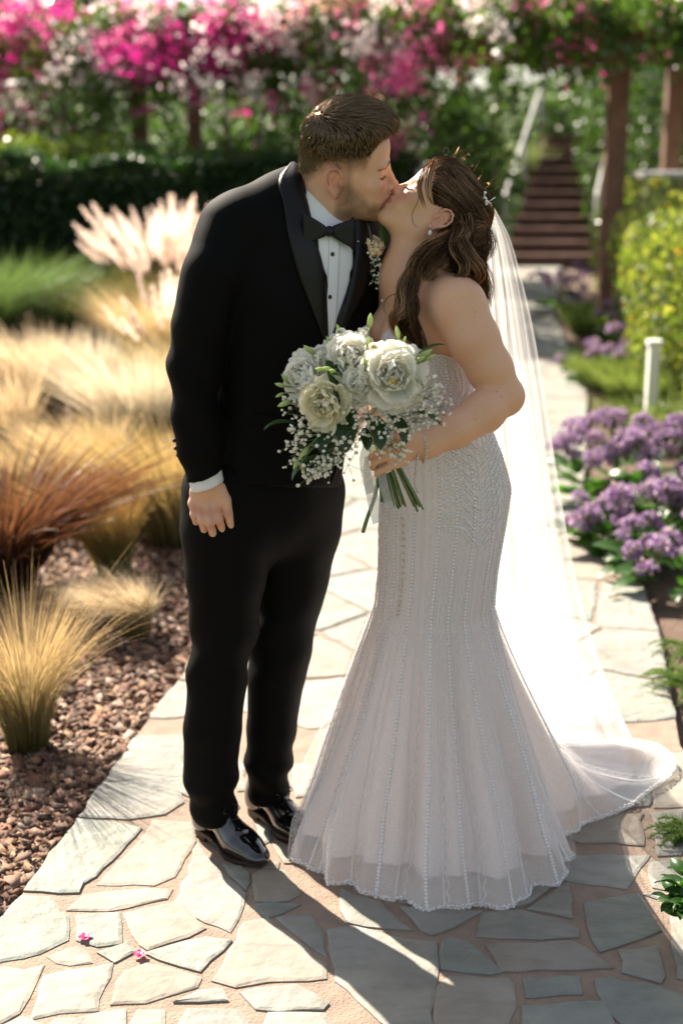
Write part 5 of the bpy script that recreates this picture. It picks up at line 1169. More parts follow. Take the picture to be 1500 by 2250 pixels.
H = np.stack([HC[0] + (R_h + .010 * pleat) * np.cos(PH), HC[1] + (R_h + .010 * pleat) * np.sin(PH), np.full(NPH, .006)], -1)
long_ = np.clip((R_h - .42) / .30, 0, 1)[None]                    # where the train trails
e = 1.0 + .10 * (1 - long_) + 1.1 * long_
g = tt ** e
zf = 1 - tt; zf = zf * (1 - long_) + long_ * (1 - tt ** .80) ** 1.25
L3 = np.empty((NL, NPH, 3))
L3[..., :2] = K[None, :, :2] + (H[None, :, :2] - K[None, :, :2]) * g[..., None]
L3[..., 2] = H[None, :, 2] + (Kz[None] - H[None, :, 2]) * zf
rad = unit(np.stack([np.cos(PH), np.sin(PH), np.zeros(NPH)], -1))
L3 += rad[None] * ((.034 * tt ** 1.1) * pleat[None] * np.clip((1 - tt) * 4 + .35, 0, 1))[..., None]
und = (.034 * np.sin(PH * 13 + tt * 7) + .022 * np.sin(PH * 31 + tt * 3)) * long_ * tt * np.clip((1.02 - tt) * 6, 0, 1)
L3[..., 2] += np.clip(und + .016 * long_ * tt, -.0, .08)
big = np.sin(PH * 5 + 2.2 * tt - .6) * .5 + np.sin(PH * 8 - 1.6 * tt + 2) * .35
L3 += rad[None] * (.050 * tt ** .9 * np.clip((1.04 - tt) * 3.2, 0, 1) * big * (1 - .4 * long_))[..., None]
L3[..., 2] = np.maximum(L3[..., 2], .006)
GV = np.vstack([U3, L3[1:]]); NR = GV.shape[0]
# an inner lining that stops short of the hem, and the outer layer of tulle
def gown_mat(name, rgb, alpha=None, tint=None):
    m, n, l, b = new_mat(name); out = n['Material Output']; b.inputs['Roughness'].default_value = .7; b.inputs['Sheen Weight'].default_value = .15; b.inputs['Specular IOR Level'].default_value = .2
    tc = n.new('ShaderNodeTexCoord'); v = n.new('ShaderNodeTexVoronoi'); v.inputs['Scale'].default_value = 260; l.new(tc.outputs['Object'], v.inputs['Vector'])
    r = n.new('ShaderNodeValToRGB'); r.color_ramp.elements[0].position = .10; r.color_ramp.elements[1].position = .28; r.color_ramp.elements[0].color = (*(tint or (.92, .90, .88)), 1); r.color_ramp.elements[1].color = (*rgb, 1)
    l.new(v.outputs['Distance'], r.inputs[0]); l.new(r.outputs[0], b.inputs['Base Color'])
    t = n.new('ShaderNodeBsdfTranslucent'); t.inputs[0].default_value = (.9, .86, .82, 1); mx = n.new('ShaderNodeMixShader'); mx.inputs[0].default_value = .30; l.new(b.outputs[0], mx.inputs[1]); l.new(t.outputs[0], mx.inputs[2]); last = mx.outputs[0]
    if alpha is not None:
        tr = n.new('ShaderNodeBsdfTransparent'); m2 = n.new('ShaderNodeMixShader'); l.new(last, m2.inputs[2]); l.new(tr.outputs[0], m2.inputs[1]); last = m2.outputs[0]
        mr = n.new('ShaderNodeMapRange'); mr.inputs[1].default_value = .10; mr.inputs[2].default_value = .28; mr.inputs[3].default_value = min(1, alpha + .45); mr.inputs[4].default_value = alpha
        l.new(v.outputs['Distance'], mr.inputs[0]); l.new(mr.outputs[0], m2.inputs[0])
    l.new(last, out.inputs[0]); return m
LINING = gown_mat('blush_lining', (.90, .80, .77)); TULLE = gown_mat('white_tulle', (.92, .92, .93), .50)
gown = empty('wedding_gown', (.20, 3.05, 0), parent=bride); gown.matrix_parent_inverse = world_of(bride).inverted()
IN = GV.copy(); cut_i = NU + NL - 12
inner = IN[:cut_i].copy(); cen_ = inner.mean(1, keepdims=True); off = np.linspace(.001, .012, cut_i)[:, None, None] * np.clip((np.arange(cut_i) - NU + 30) / 40., .05, 1)[:, None, None]
dirc = inner - cen_; dirc[..., 2] = 0; inner -= unit(dirc) * off
inner[..., 2] = np.maximum(inner[..., 2] - .004 * np.clip((np.arange(cut_i) - NU - 60) / 30., 0, 1)[:, None], .003)
wobj('lining', inner.reshape(-1, 3), grid_faces(cut_i, NPH, True)[:, ::-1], LINING, gown)
gF_ = grid_faces(NR, NPH, True)[:, ::-1]
wobj('tulle_layer', GV.reshape(-1, 3), gF_, TULLE, gown)
# a second, looser skirt of tulle with its own folds
T2 = L3[4:].copy(); t2 = tt[4:]; fold2 = np.sin(PH * 9 + 1.5 * t2 + 1) * .5 + np.sin(PH * 19 + 2.2 * np.sin(PH * 2 + t2)) * .4 + np.sin(PH * 6 - 2 * t2) * .5
T2 += rad[None] * ((.006 + .020 * t2 ** .9 * (1 + fold2)) * np.clip((1.06 - t2) * 4, .25, 1))[..., None]; T2[..., 2] = np.maximum(T2[..., 2] + .006, .009)
wobj('tulle_overskirt', T2.reshape(-1, 3), grid_faces(len(T2), NPH, True)[:, ::-1], gown_mat('sheer_tulle', (.90, .90, .92), .09), gown)
# beads: strands that run from bodice to hem, swags on the hip, and the beaded border
gN = vnormals(GV.reshape(-1, 3), gF_).reshape(NR, NPH, 3)
BV, BF, BC = [], [], []; bn = 0
OCT = np.array([[1, 0, 0], [-1, 0, 0], [0, 1, 0], [0, -1, 0], [0, 0, 1], [0, 0, -1]], float)
OF = np.array([[0, 2, 4], [2, 1, 4], [1, 3, 4], [3, 0, 4], [2, 0, 5], [1, 2, 5], [3, 1, 5], [0, 3, 5]])
class Beads:
    def __init__(s): s.V = []; s.n = 0; s.F = []
    def put(s, P_, T, N, sz, rot=None):            # sz (k,3): along, across, high
        k = len(P_); N = unit(N); T = unit(T - N * np.sum(T * N, 1, keepdims=True)); B = np.cross(N, T)
        if rot is not None:
            cr, sr = np.cos(rot)[:, None], np.sin(rot)[:, None]; T, B = T * cr + B * sr, B * cr - T * sr
        v = P_[:, None] + OCT[None, :, :1] * sz[:, None, :1] * T[:, None] + OCT[None, :, 1:2] * sz[:, None, 1:2] * B[:, None] + OCT[None, :, 2:] * sz[:, None, 2:] * N[:, None]
        s.V.append(v.reshape(-1, 3)); s.F.append((OF[None] + (np.arange(k) * 6)[:, None, None] + s.n).reshape(-1, 3)); s.n += 6 * k
    def build(s, name, m, parent):
        o = wobj(name, np.vstack(s.V), np.vstack(s.F), m, parent, False); o['kind'] = 'stuff'; return o
def resample(p, N, step):
    d = np.r_[0, np.cumsum(np.linalg.norm(np.diff(p, axis=0), axis=1))]; k = max(2, int(d[-1] / step)); q = np.linspace(0, d[-1], k)
    return np.stack([np.interp(q, d, p[:, i]) for i in range(3)], -1), unit(np.stack([np.interp(q, d, N[:, i]) for i in range(3)], -1))
BEAD = mat('ivory_beads', (.84, .83, .82), .30, spec=.6)
NS = 58
def sample_line(i0, ph, wob):
    j = (ph / (2 * math.pi) * NPH) % NPH; a = np.floor(j).astype(int) % NPH; f = (j - np.floor(j))[:, None]
    r = np.arange(i0, NR); return GV[r, a] * (1 - f) + GV[r, (a + 1) % NPH] * f, gN[r, a]
for q in range(NS):
    i0 = 2 if q % 2 == 0 else 22; n_ = NR - i0
    bead = Beads(); prog = np.clip((np.arange(i0, NR) - NU) / NL, 0, 1)
    ph = np.full(n_, (q + .45 * math.sin(q * 5.7 + 1)) * 2 * math.pi / NS) + .012 * np.sin(np.arange(n_) / 9. + q) * prog + .05 * np.sin(q * 2.1) * prog
    p, N = sample_line(i0, ph, 0); kind = q % 3
    if kind == 0:                                  # diamonds that grow downwards
        p, N = resample(p, N, .0085); k = len(p); T = np.gradient(p, axis=0); gr = np.linspace(.55, 1.0, k)[:, None]
        bead.put(p + N * .001, T, N, np.array([[.0070, .0054, .0030]]) * gr * (1 + .15 * rs.rand(k, 1)))
    elif kind == 1:                                # slanted rope of bugle beads
        p, N = resample(p, N, .0050); k = len(p); T = np.gradient(p, axis=0); gr = np.linspace(.6, 1.0, k)[:, None]
        bead.put(p + N * .001, T, N, np.array([[.0020, .0062, .0022]]) * gr, np.full(k, .6))
    else:                                          # fine seed beads in a wavering pair
        p, N = resample(p, N, .0046); k = len(p); T = np.gradient(p, axis=0); B = unit(np.cross(N, T)); gr = np.linspace(.7, 1.0, k)[:, None]
        bead.put(p + B * (.0030 * np.sin(np.arange(k) * .9))[:, None] + N * .001, T, N, np.array([[.0028, .0026, .0020]]) * gr * (.8 + .4 * rs.rand(k, 1)))
    bead.build('bead_strand', BEAD, gown)
bvg = bvh_of(GV.reshape(-1, 3), gF_)
def pixel_beads(path, n, step, sz, name='bead_swag', rot=None):
    pts, nn = [], []
    for (a, b) in interp_path(path, n):
        p, nm = hit(bvg, a, b, .0012)
        if p is not None: pts.append(p); nn.append(nm)
    if len(pts) < 3: return
    p, N = resample(np.array(pts), np.array(nn), step); T = np.gradient(p, axis=0); k = len(p); bead = Beads()
    bead.put(p, T, N, np.tile(np.array([sz]), (k, 1)) * (.8 + .4 * rs.rand(k, 1)), None if rot is None else np.full(k, rot)); bead.build(name, BEAD, gown)
for i in range(9):                                 # nested swags over the hip
    b = 985 + i * 26
    pixel_beads([(985 - i * 3, b - 62 + i * 3), (1012, b - 34), (1034, b - 12), (1052, b + 4), (1066, b - 8), (1082, b - 34), (1096, b - 70)], 40, .0050, (.0050, .0022, .0020), rot=.5)
    pixel_beads([(990 - i * 3, b - 50 + i * 3), (1014, b - 22), (1036, b), (1052, b + 14), (1067, b + 2), (1084, b - 22), (1098, b - 58)], 40, .0055, (.0030, .0026, .0020))
for i in range(8):                                 # leafy swirls on the bodice side
    a = 950 + i * 12
    pixel_beads([(a, 775 + i * 7), (a + 6, 830 + i * 4), (a - 6, 880), (a - 22, 925)], 30, .0060, (.0048, .0022, .0018), 'bodice_beading', .6)
# the gown's back edge carries small covered buttons
bp = [(884, 1140), (886, 1200), (884, 1260), (880, 1310), (874, 1352)]
for (a, b) in interp_path(bp, 17):
    p, nm = hit(bvg, a, b, .003)
    if p is not None: V, F = ball(p, .0034, 8, 6); wobj('pearl_button', V, F, mat('gold_pearl', (.62, .52, .40), .25, spec=.6), gown)
hb = Beads(); hemp = np.vstack([GV[-1], GV[-1][:1]]); hn = np.vstack([gN[-1], gN[-1][:1]])
for row, st in ((0, .006), (1, .005)):
    p, N = resample(hemp + np.array([0, 0, .004 + .006 * row]), np.tile([0, 0, 1.], (NPH + 1, 1)), st); k = len(p); T = np.gradient(p, axis=0)
    hb.put(p + rs.normal(size=p.shape) * .0012, T, N + rs.normal(size=N.shape) * .3, np.tile([[.0034, .0034, .0032]], (k, 1)) * (.7 + .6 * rs.rand(k, 1)))
hb.build('hem_border', BEAD, gown)

# ---- veil: two sheer layers that fall from the comb to the ground
def veil_mat(name, alpha):
    m, n, l, b = new_mat(name); out = n['Material Output']
    d = n.new('ShaderNodeBsdfDiffuse'); d.inputs[0].default_value = (.80, .80, .80, 1); t = n.new('ShaderNodeBsdfTranslucent'); t.inputs[0].default_value = (.66, .65, .63, 1)
    mx = n.new('ShaderNodeMixShader'); mx.inputs[0].default_value = .55; l.new(d.outputs[0], mx.inputs[1]); l.new(t.outputs[0], mx.inputs[2])
    lw = n.new('ShaderNodeLayerWeight'); lw.inputs[0].default_value = .35; mr = n.new('ShaderNodeMapRange'); mr.inputs[3].default_value = alpha; mr.inputs[4].default_value = min(.95, alpha + .35); l.new(lw.outputs['Facing'], mr.inputs[0])
    tr = n.new('ShaderNodeBsdfTransparent'); m2 = n.new('ShaderNodeMixShader'); l.new(mr.outputs[0], m2.inputs[0]); l.new(tr.outputs[0], m2.inputs[1]); l.new(mx.outputs[0], m2.inputs[2]); l.new(m2.outputs[0], out.inputs[0]); return m
VEIL = veil_mat('veil_tulle', .36)
veil = empty('veil', tuple(P(1066, 446, 3.14)), parent=bride); veil.matrix_parent_inverse = world_of(bride).inverted()
def veil_sheet(Lc, Rc, seed, name, amp):
    n_s, n_w = 90, 70; Lp = interp_path(Lc, n_s); Rp = interp_path(Rc, n_s); w = np.linspace(0, 1, n_w); V = np.zeros((n_s, n_w, 3)); r = np.random.RandomState(seed); ph = r.uniform(0, 6.28, 4)
    for i in range(n_s):
        s_ = i / (n_s - 1); fold = np.sin(w * 26 + ph[0] + 1.2 * math.sin(s_ * 3)) * .5 + np.sin(w * 47 + ph[1] + s_) * .3 + np.sin(w * 12 + ph[2]) * .6
        ww = w + .012 * np.sin(w * 26 + ph[3]) * s_
        u = Lp[i, 0] + (Rp[i, 0] - Lp[i, 0]) * ww; v = Lp[i, 1] + (Rp[i, 1] - Lp[i, 1]) * ww; Y = Lp[i, 2] + (Rp[i, 2] - Lp[i, 2]) * ww + amp * fold * (.12 + .88 * s_ ** .7)
        for j in range(n_w):
            p = P(u[j], v[j], Y[j])
            if p[2] < .012: p = G(u[j], v[j], .012 + .006 * abs(fold[j]))
            V[i, j] = p
    return wobj(name, V.reshape(-1, 3), grid_faces(n_s, n_w), VEIL, veil)
veil_sheet([(1060, 450, 3.14), (1064, 520, 3.20), (1068, 620, 3.24), (1072, 760, 3.26), (1078, 900, 3.28), (1085, 1050, 3.32), (1085, 1200, 3.34), (1090, 1350, 3.40), (1110, 1500, 3.48), (1150, 1640, 3.62)],
           [(1080, 446, 3.13), (1118, 520, 3.15), (1142, 600, 3.18), (1170, 720, 3.22), (1201, 900, 3.28), (1229, 1080, 3.34), (1264, 1270, 3.40), (1296, 1390, 3.44), (1338, 1515, 3.50), (1396, 1642, 3.58)], 1, 'veil_layer', .022)
veil_sheet([(1061, 450, 3.16), (1066, 520, 3.24), (1072, 620, 3.29), (1078, 760, 3.32), (1084, 900, 3.36), (1092, 1050, 3.40), (1096, 1200, 3.44), (1104, 1350, 3.50), (1130, 1500, 3.60), (1160, 1600, 3.78)],
           [(1076, 447, 3.15), (1108, 520, 3.20), (1128, 600, 3.24), (1152, 720, 3.30), (1180, 900, 3.38), (1206, 1080, 3.46), (1236, 1270, 3.54), (1262, 1390, 3.60), (1300, 1500, 3.70), (1350, 1590, 3.84)], 2, 'veil_layer', .026)

# ---- hair
HB = mat('hair_base_chestnut', (.022, .011, .006), .85, spec=.05)
HBS = hair_mat('hair_strands_chestnut', (.060, .028, .013), (.72, .46, .27), .38)
def fline(a): return np.interp(np.abs(a), [0, .28, .46, .62, .80, 1.0, 1.25, 1.5, 1.66, 1.9, 2.3, 3.15], [.090, .082, .066, .044, .022, .010, .016, .030, .022, -.034, -.055, -.060])
Fc = Field(BHd.o + np.array([-.13, -.15, -.17]), BHd.o + np.array([.19, .15, .21]), .003); kk = BHd.k
Fc.ell(BHd.w((-.002, 0, .058)), np.array([.1000, .0815, .0900]) * kk, BHd.R, 0)
Fc.ell(BHd.w((-.050, 0, .085)), np.array([.062, .062, .062]) * kk, BHd.R, .02)
Fc.ell(BHd.w((-.045, 0, -.010)), np.array([.055, .058, .062]) * kk, BHd.R, .02)
Fc.ell(BHd.w((.028, 0, .096)), np.array([.072, .064, .054]) * kk, BHd.R, .02)
X, Y, Z = Fc.coords(); Lq = BHd.loc(np.stack(np.broadcast_arrays(X, Y, Z), -1).reshape(-1, 3)); az = np.arctan2(Lq[:, 1], Lq[:, 0])
Fc.A = np.maximum(Fc.A, ((fline(az) + .003 * np.sin(az * 31) - Lq[:, 2]) * .6 * kk).reshape(Fc.A.shape).astype(np.float32))
for y_ in (-1, 1): Fc.ell(BHd.w((-.012, y_ * .088, .000)), np.array([.026, .026, .036]) * kk, BHd.R, .006, 'sub')
Fc.cone(P(1036, 475, 3.07), P(1032, 580, 3.05), .040, .034, .03); Fc.cone(P(1008, 530, 3.04), P(1000, 585, 3.02), .030, .028, .03)
cV, cF = Fc.mesh(); cV = smooth_mesh(cV, cF, 3, .5)
hair_b = wobj('hair', cV, cF, HB, bride)
cN = vnormals(cV, cF); rsel = rs.choice(len(cV), 8500); pts = cV[rsel] + rs.normal(size=(len(rsel), 3)) * .0012; nr = cN[rsel]; lc = BHd.loc(pts)
ok = np.linalg.norm(lc - np.array([-.01, 0, .04]), axis=1) > .072; pts, nr, lc = pts[ok], nr[ok], lc[ok]
pin = np.array([-.072, 0, .100]); M_ = 7
low = np.clip((.02 - lc[:, 2]) / .04, 0, 1)[:, None] * (lc[:, :1] < -.02)
cur = pts.copy(); curn = nr.copy(); path = [cur.copy()]
bvc = bvh_of(cV, cF); step = .0098 * (.7 + .6 * rs.rand(len(pts)))
wave = vnoise(lc, 12, 45)[:, None]
for s_ in range(M_ - 1):
    l_ = BHd.loc(cur); d = unit(pin - l_); d = d + np.array([-.35, 0, -.25]) * np.clip((np.abs(l_[:, 1:2]) - .03) / .04, 0, 1)
    d = d @ BHd.R.T; d = d * (1 - low) + np.array([.15, -.05, -1]) * low
    d = unit(d) + .30 * wave * np.array([0, .3, 1]) + .10 * np.sin(s_ * .9 + wave * 4) * np.array([.4, 0, .6]); d = unit(d - curn * np.sum(d * curn, 1, keepdims=True))
    cur = cur + d * step[:, None]
    for i in range(len(cur)):
        r = bvc.find_nearest(Vector(cur[i])); cur[i] = r[0] + r[1] * (.0008 + .0016 * (i % 7) / 7); curn[i] = r[1]
    path.append(cur.copy())
pa = np.stack(path, 1); V, F = strands(pa, np.tile(np.array([.00066, .00066, .00066, .0006, .00045, .0003, .0001]), (len(pa), 1)))
stk = np.clip(.75 + .9 * vnoise(BHd.loc(pts) * np.array([.3, 1, 1]), 14, 95), .35, 2.4); vc = np.repeat((stk * (.5 + 1.1 * rs.rand(len(pa)) ** 1.6))[:, None] * np.array([1, 1, 1]), M_ * 3, 0); wobj('hair_strand', V, F, HBS, hair_b, True, vc)['kind'] = 'stuff'
# loose curls: bundles that follow drawn locks
def lock(path, r0, n, amp, turns, seed, name='curl', light=1.0, core=True, thick=.00043):
    r = np.random.RandomState(seed); M2 = 22; n = int(n * 1.65) if core else n
    c = interp_path([P(*p) for p in path], M2); _, t, N, B = frames(c, (0, -1, 0)); s_ = np.linspace(0, 1, M2)      # N towards the front, B across
    th = r.uniform(0, 6.28, n); q = np.sqrt(r.rand(n)); prof = r0 * np.interp(s_, [0, .15, .6, .9, 1], [.9, 1.15, 1.1, .75, .3])
    sub = r.randint(0, 4, n); sph = r.uniform(-.9, .9, 4)[sub]; samp = (amp * r.uniform(.6, 1.3, 4))[sub]             # each lock falls into a few wisps of their own wave
    ang = r.uniform(0, 6.28) + (turns * 2 * math.pi * s_)[None] + sph[:, None] + .25 * r.normal(size=n)[:, None]
    env = np.clip(s_ * 2.5, 0, 1)[None]
    offx = np.cos(th)[:, None] * q[:, None] * prof[None] + np.sin(ang) * samp[:, None] * env * 1.2
    offn = np.sin(th)[:, None] * q[:, None] * prof[None] * .7 + np.cos(ang) * samp[:, None] * env * .6
    pa = c[None] + B[None] * offx[..., None] + N[None] * offn[..., None]
    ends = r.uniform(.78, 1.0, n); pa = np.stack([np.stack([np.interp(s_ * e_, s_, p_[:, i]) for i in range(3)], -1) for e_, p_ in zip(ends, pa)])
    V, F = strands(pa, np.tile(np.r_[np.full(M2 - 6, thick), np.linspace(thick, .0001, 6)], (n, 1)))
    wl_ = r.choice([.5, .8, 1.2, 2.6], 4)[sub]
    vc = np.repeat((light * wl_ * (.55 + .9 * r.rand(n) ** 1.5))[:, None] * np.array([1.0, .98, .95]), M2 * 3, 0)
    o = wobj(name, V, F, HBS, bride, True, vc)
    if core:
        V, F = tube(c[:-3], prof[:-3] * .5, 8); wobj('curl_core', V, F, HB, o)
    return o
BK = [([(1040, 462, 3.06), (1056, 505, 3.05), (1062, 550, 3.05), (1052, 590, 3.04), (1060, 622, 3.06)], .016, 90, .010, 1.3),
      ([(1022, 470, 3.03), (1032, 520, 3.02), (1024, 565, 3.00), (1040, 600, 3.00), (1060, 612, 3.02)], .017, 100, .012, 1.2),
      ([(1010, 492, 3.02), (1010, 525, 2.99), (992, 560, 2.98), (1000, 590, 2.97), (1030, 606, 2.98)], .017, 100, .012, 1.1),
      ([(995, 512, 3.00), (988, 536, 2.975), (962, 562, 2.96), (950, 590, 2.96), (968, 608, 2.96)], .017, 100, .010, 1.0),
      ([(1030, 490, 3.06), (1044, 545, 3.06), (1050, 600, 3.07), (1062, 660, 3.08), (1070, 720, 3.08)], .014, 80, .006, 1.0),
      ([(1048, 500, 3.09), (1058, 560, 3.10), (1064, 620, 3.10), (1068, 690, 3.10)], .014, 70, .006, 1.2),
      ([(1010, 520, 2.98), (1030, 560, 2.96), (1048, 585, 2.955), (1056, 604, 2.965), (1040, 618, 2.975), (1028, 602, 2.985)], .013, 80, .004, .6),
      ([(1004, 515, 2.99), (1000, 548, 2.95), (1016, 580, 2.945), (1010, 606, 2.95), (990, 610, 2.96)], .013, 80, .006, .8),
      ([(985, 520, 2.995), (958, 540, 2.965), (930, 560, 2.95), (905, 585, 2.945), (893, 612, 2.94)], .016, 100, .006, .8),
      ([(978, 526, 2.99), (945, 552, 2.955), (918, 585, 2.94), (908, 622, 2.935), (900, 640, 2.93)], .016, 100, .006, .8),
      ([(968, 532, 2.98), (948, 565, 2.955), (935, 595, 2.945), (915, 615, 2.94)], .015, 80, .006, .7),
      ([(905, 590, 2.945), (880, 640, 2.93), (884, 680, 2.925), (872, 705, 2.925), (890, 735, 2.92), (902, 775, 2.915)], .013, 90, .008, 1.4),
      ([(912, 595, 2.94), (898, 645, 2.925), (906, 690, 2.92), (890, 720, 2.92), (908, 750, 2.915), (915, 782, 2.915)], .012, 80, .008, 1.5),
      ([(900, 600, 2.945), (878, 630, 2.935), (872, 668, 2.93), (888, 692, 2.93), (880, 712, 2.93)], .010, 60, .008, 1.3),
      ([(915, 610, 2.94), (905, 660, 2.92), (915, 710, 2.91), (925, 760, 2.905), (918, 790, 2.905)], .010, 60, .006, 1.2)]
for i, a in enumerate(BK): lock(*a, seed=30 + i)
# fine locks by the face and flyaway hairs
lock([(946, 352, 3.01), (930, 382, 2.995), (922, 412, 2.985), (928, 440, 2.98), (936, 462, 2.98)], .005, 40, .001, .3, 60, 'face_lock', 1.5, False, .0004)
lock([(955, 352, 3.0), (942, 385, 2.985), (940, 420, 2.975), (950, 450, 2.972)], .007, 60, .001, .3, 61, 'face_lock', 1.4, False, .0004)
lock([(922, 400, 3.0), (918, 440, 2.99), (905, 470, 2.985), (910, 495, 2.985), (928, 500, 2.985)], .001, 5, .0, .2, 62, 'face_lock', 1.2, False, .00035)
lock([(880, 640, 2.93), (850, 655, 2.925), (843, 680, 2.925), (858, 700, 2.925)], .001, 5, .0, .2, 63, 'face_lock', 1.3, False, .00035)
fl = []
for i in range(46):
    a = rs.uniform(-.2, 1.0); p0 = BHd.w((.06 - .15 * a, rs.uniform(-.05, .03), .16 - .08 * a ** 2)); p0 = np.array(bvc.find_nearest(Vector(p0))[0]); n0 = unit(p0 - BHd.w((0, 0, .04))); d = unit(np.array([.6, 0, .2]) + rs.normal(size=3) * .5); Lh = rs.uniform(.012, .035)
    fl.append([p0, p0 + n0 * Lh * .5 + d * Lh * .3, p0 + n0 * Lh * .8 + d * Lh * .8, p0 + n0 * Lh * .6 + d * Lh * 1.3])
fl = np.array(fl); V, F = strands(fl, np.full(fl.shape[:2], .00018)); wobj('flyaway_hair', V, F, HBS, hair_b, True, np.ones((len(V), 3)) * 1.5)['kind'] = 'stuff'
# comb, earring, necklace, bracelet, ring
PEARL = mat('pearl', (.85, .82, .78), .18, spec=.6, coat=.5); SILVER = mat('silver', (.75, .72, .68), .22, metal=1.0)
mb = MB(); pc = np.array(bvc.find_nearest(Vector(P(1068, 440, 3.05)))[0])
for i in range(22):
    q = pc + np.array([rs.normal() * .004, rs.normal() * .012, rs.normal() * .010]); mb.ball(q, .0030 * rs.uniform(.7, 1.3), 7, 5)
for i in range(6):
    q = pc + np.array([rs.normal() * .003, rs.normal() * .01, rs.normal() * .009]); mb.tube([q, q + rs.normal(size=3) * .009], .0008, 5)
mb.build('hair_comb', PEARL, bride)
e0 = np.array(bvb.find_nearest(Vector(BHd.w((-.006, .085, -.034))))[0]) + np.array([-.001, -.003, -.004]); mb = MB(); mb.tube([e0 + np.array([.003, 0, .012]), e0 + np.array([-.001, -.001, .008]), e0], .0009, 6); er = mb.build('earring', SILVER, bride)
V, F = ball(e0 - np.array([0, 0, .006]), (.0045, .0045, .0062), 12, 10); wobj('pearl_drop', V, F, PEARL, er)
nk, nm = hit(bvb, 841, 660, .002)
if nk is not None: V, F = ball(nk, .0035, 10, 8); wobj('pendant', V, F, PEARL, bride)
mb = MB(); w0 = P(922, 983, 2.80); wa = unit(P(890, 984, 2.785) - P(1000, 945, 2.83)); w1 = unit(np.cross(wa, (0, 1, 0))); w2 = np.cross(wa, w1)
for i in range(30):
    a = i / 30 * 2 * math.pi; q = w0 + (w1 * math.cos(a) + w2 * math.sin(a)) * .0325 + wa * .004 * math.sin(a * 2); mb.ball(q, .0036 if i % 2 else .0026, 8, 6)
for i, (a, b) in enumerate(interp_path([(918, 1000), (914, 1030), (912, 1060), (918, 1080)], 16)): mb.ball(P(a, b, 2.77 + .001 * i), .0036 if i % 2 else .0026, 8, 6)
mb.build('bracelet', mat('crystal_beads', (.62, .52, .46), .15, spec=.8), bride)
# ------------------------------------------------------------------ bouquet and boutonniere
frn = np.random.RandomState(77)
PETW = leaf_mat('white_petal', (.96, .95, .89), .42, (.98, .95, .86), .55, spec=.3)
PETC = leaf_mat('cream_petal', (.96, .92, .76), .42, (.95, .90, .70), .55, spec=.3)
PETP = leaf_mat('peach_petal', (.96, .80, .58), .35, (.98, .82, .58), .55, spec=.3)
def petal_mesh(name, L, W, curl, cup, frill, seed, m):
    r = np.random.RandomState(seed); t = np.linspace(0, 1, 10); ws = np.linspace(-1, 1, 9); V = []; C = []
    for s in t:
        hw = W * .5 * (np.interp(s, [0, .12, .4, .75, .93, 1], [.16, .40, .85, 1.0, .78, .52]))
        for w in ws:
            tipdrop = -.10 * L * w * w * (s > .85) * (s - .85) / .15
            ang = curl * s; zz = L * (math.sin(ang) / curl if abs(curl) > 1e-3 else s); yy = L * ((1 - math.cos(ang)) / curl if abs(curl) > 1e-3 else 0)
            fr = frill * s ** 3 * math.sin(w * 7 + seed) * L * .09
            V.append((w * hw, yy + cup * hw * w * w + fr, zz + tipdrop + frill * .05 * L * math.sin(w * 11 + seed * 2) * (s > .9))); k = .90 + .10 * s; C.append((k, k, k * (.93 + .07 * s)))
    me = mesh_data(name, V, grid_faces(10, 9), True, np.array(C)); me.materials.append(m); return me
PM = {}
for nm, m in (('w', PETW), ('c', PETC), ('p', PETP)):
    PM[nm] = [petal_mesh('petal', .050, .050, .9, .55, .5, 1, m), petal_mesh('petal', .054, .058, .7, .5, .6, 2, m), petal_mesh('petal', .056, .064, .45, .40, .7, 3, m), petal_mesh('petal', .036, .026, 1.0, .5, 1.0, 4, m)]
bq = empty('bouquet', tuple(P(836, 1000, 2.785)), 'bridal bouquet of white peonies and tiny white sprays held at the waist', 'bouquet')
def bloom(name, u, v, Y, rpx, face, kind, layers, parent, label=None, seed=0):
    r = np.random.RandomState(seed); c = P(u, v, Y); f = unit(face); R = Vector(f).to_track_quat('Z', 'Y'); sc = rpx / 1040. / .070
    fl = empty(name, tuple(c), parent=parent); fl.matrix_parent_inverse = world_of(parent).inverted(); fl.rotation_euler = R.to_euler(); fl.scale = (sc,) * 3
    if label: fl['label'] = label
    for (n, tilt, rad, mi, s0, z0) in layers:
        a0 = r.uniform(0, 6.28)
        for k in range(n):
            o = bpy.data.objects.new('petal', PM[kind][mi]); COL.objects.link(o); o.parent = fl; a = a0 + 2 * math.pi * (k + .25 * r.normal()) / n; tl = tilt + .10 * r.normal()
            q = Matrix.Rotation(a, 4, 'Z') @ Matrix.Translation((0, -rad, z0)) @ Matrix.Rotation(tl, 4, 'X') @ Matrix.Rotation(.25 * r.normal(), 4, 'Z')
            q = q @ Matrix.Scale(s0 * (1 + .12 * r.normal()), 4); o.matrix_local = q
    return fl
# petals lean out by tilt (x-rotation), inner ones stay closed
PEO = [(5, .30, .004, 3, .95, .0), (6, .45, .008, 3, 1.15, .0), (7, .62, .010, 0, .80, -.002), (8, .85, .012, 0, .94, -.006), (8, 1.08, .013, 1, 1.0, -.010), (8, 1.30, .014, 2, 1.02, -.014), (8, 1.52, .014, 2, 1.05, -.018)]
OPEN = [(8, .45, .008, 3, .9, .0), (8, .65, .011, 3, 1.1, .0), (7, .85, .012, 0, .92, -.004), (8, 1.08, .013, 1, 1.0, -.008), (8, 1.32, .014, 2, 1.06, -.012), (8, 1.55, .014, 2, 1.10, -.016)]
FRL = [(9, .05, .003, 3, .8, .0), (10, .3, .006, 3, .95, -.002), (12, .6, .010, 3, 1.1, -.004), (12, .9, .012, 3, 1.2, -.008), (12, 1.2, .012, 3, 1.25, -.012)]
bloom('peony', 862, 828, 2.690, 76, (.06, -1, .22), 'w', OPEN, bq, 'largest open white peony with a yellow heart', 1)
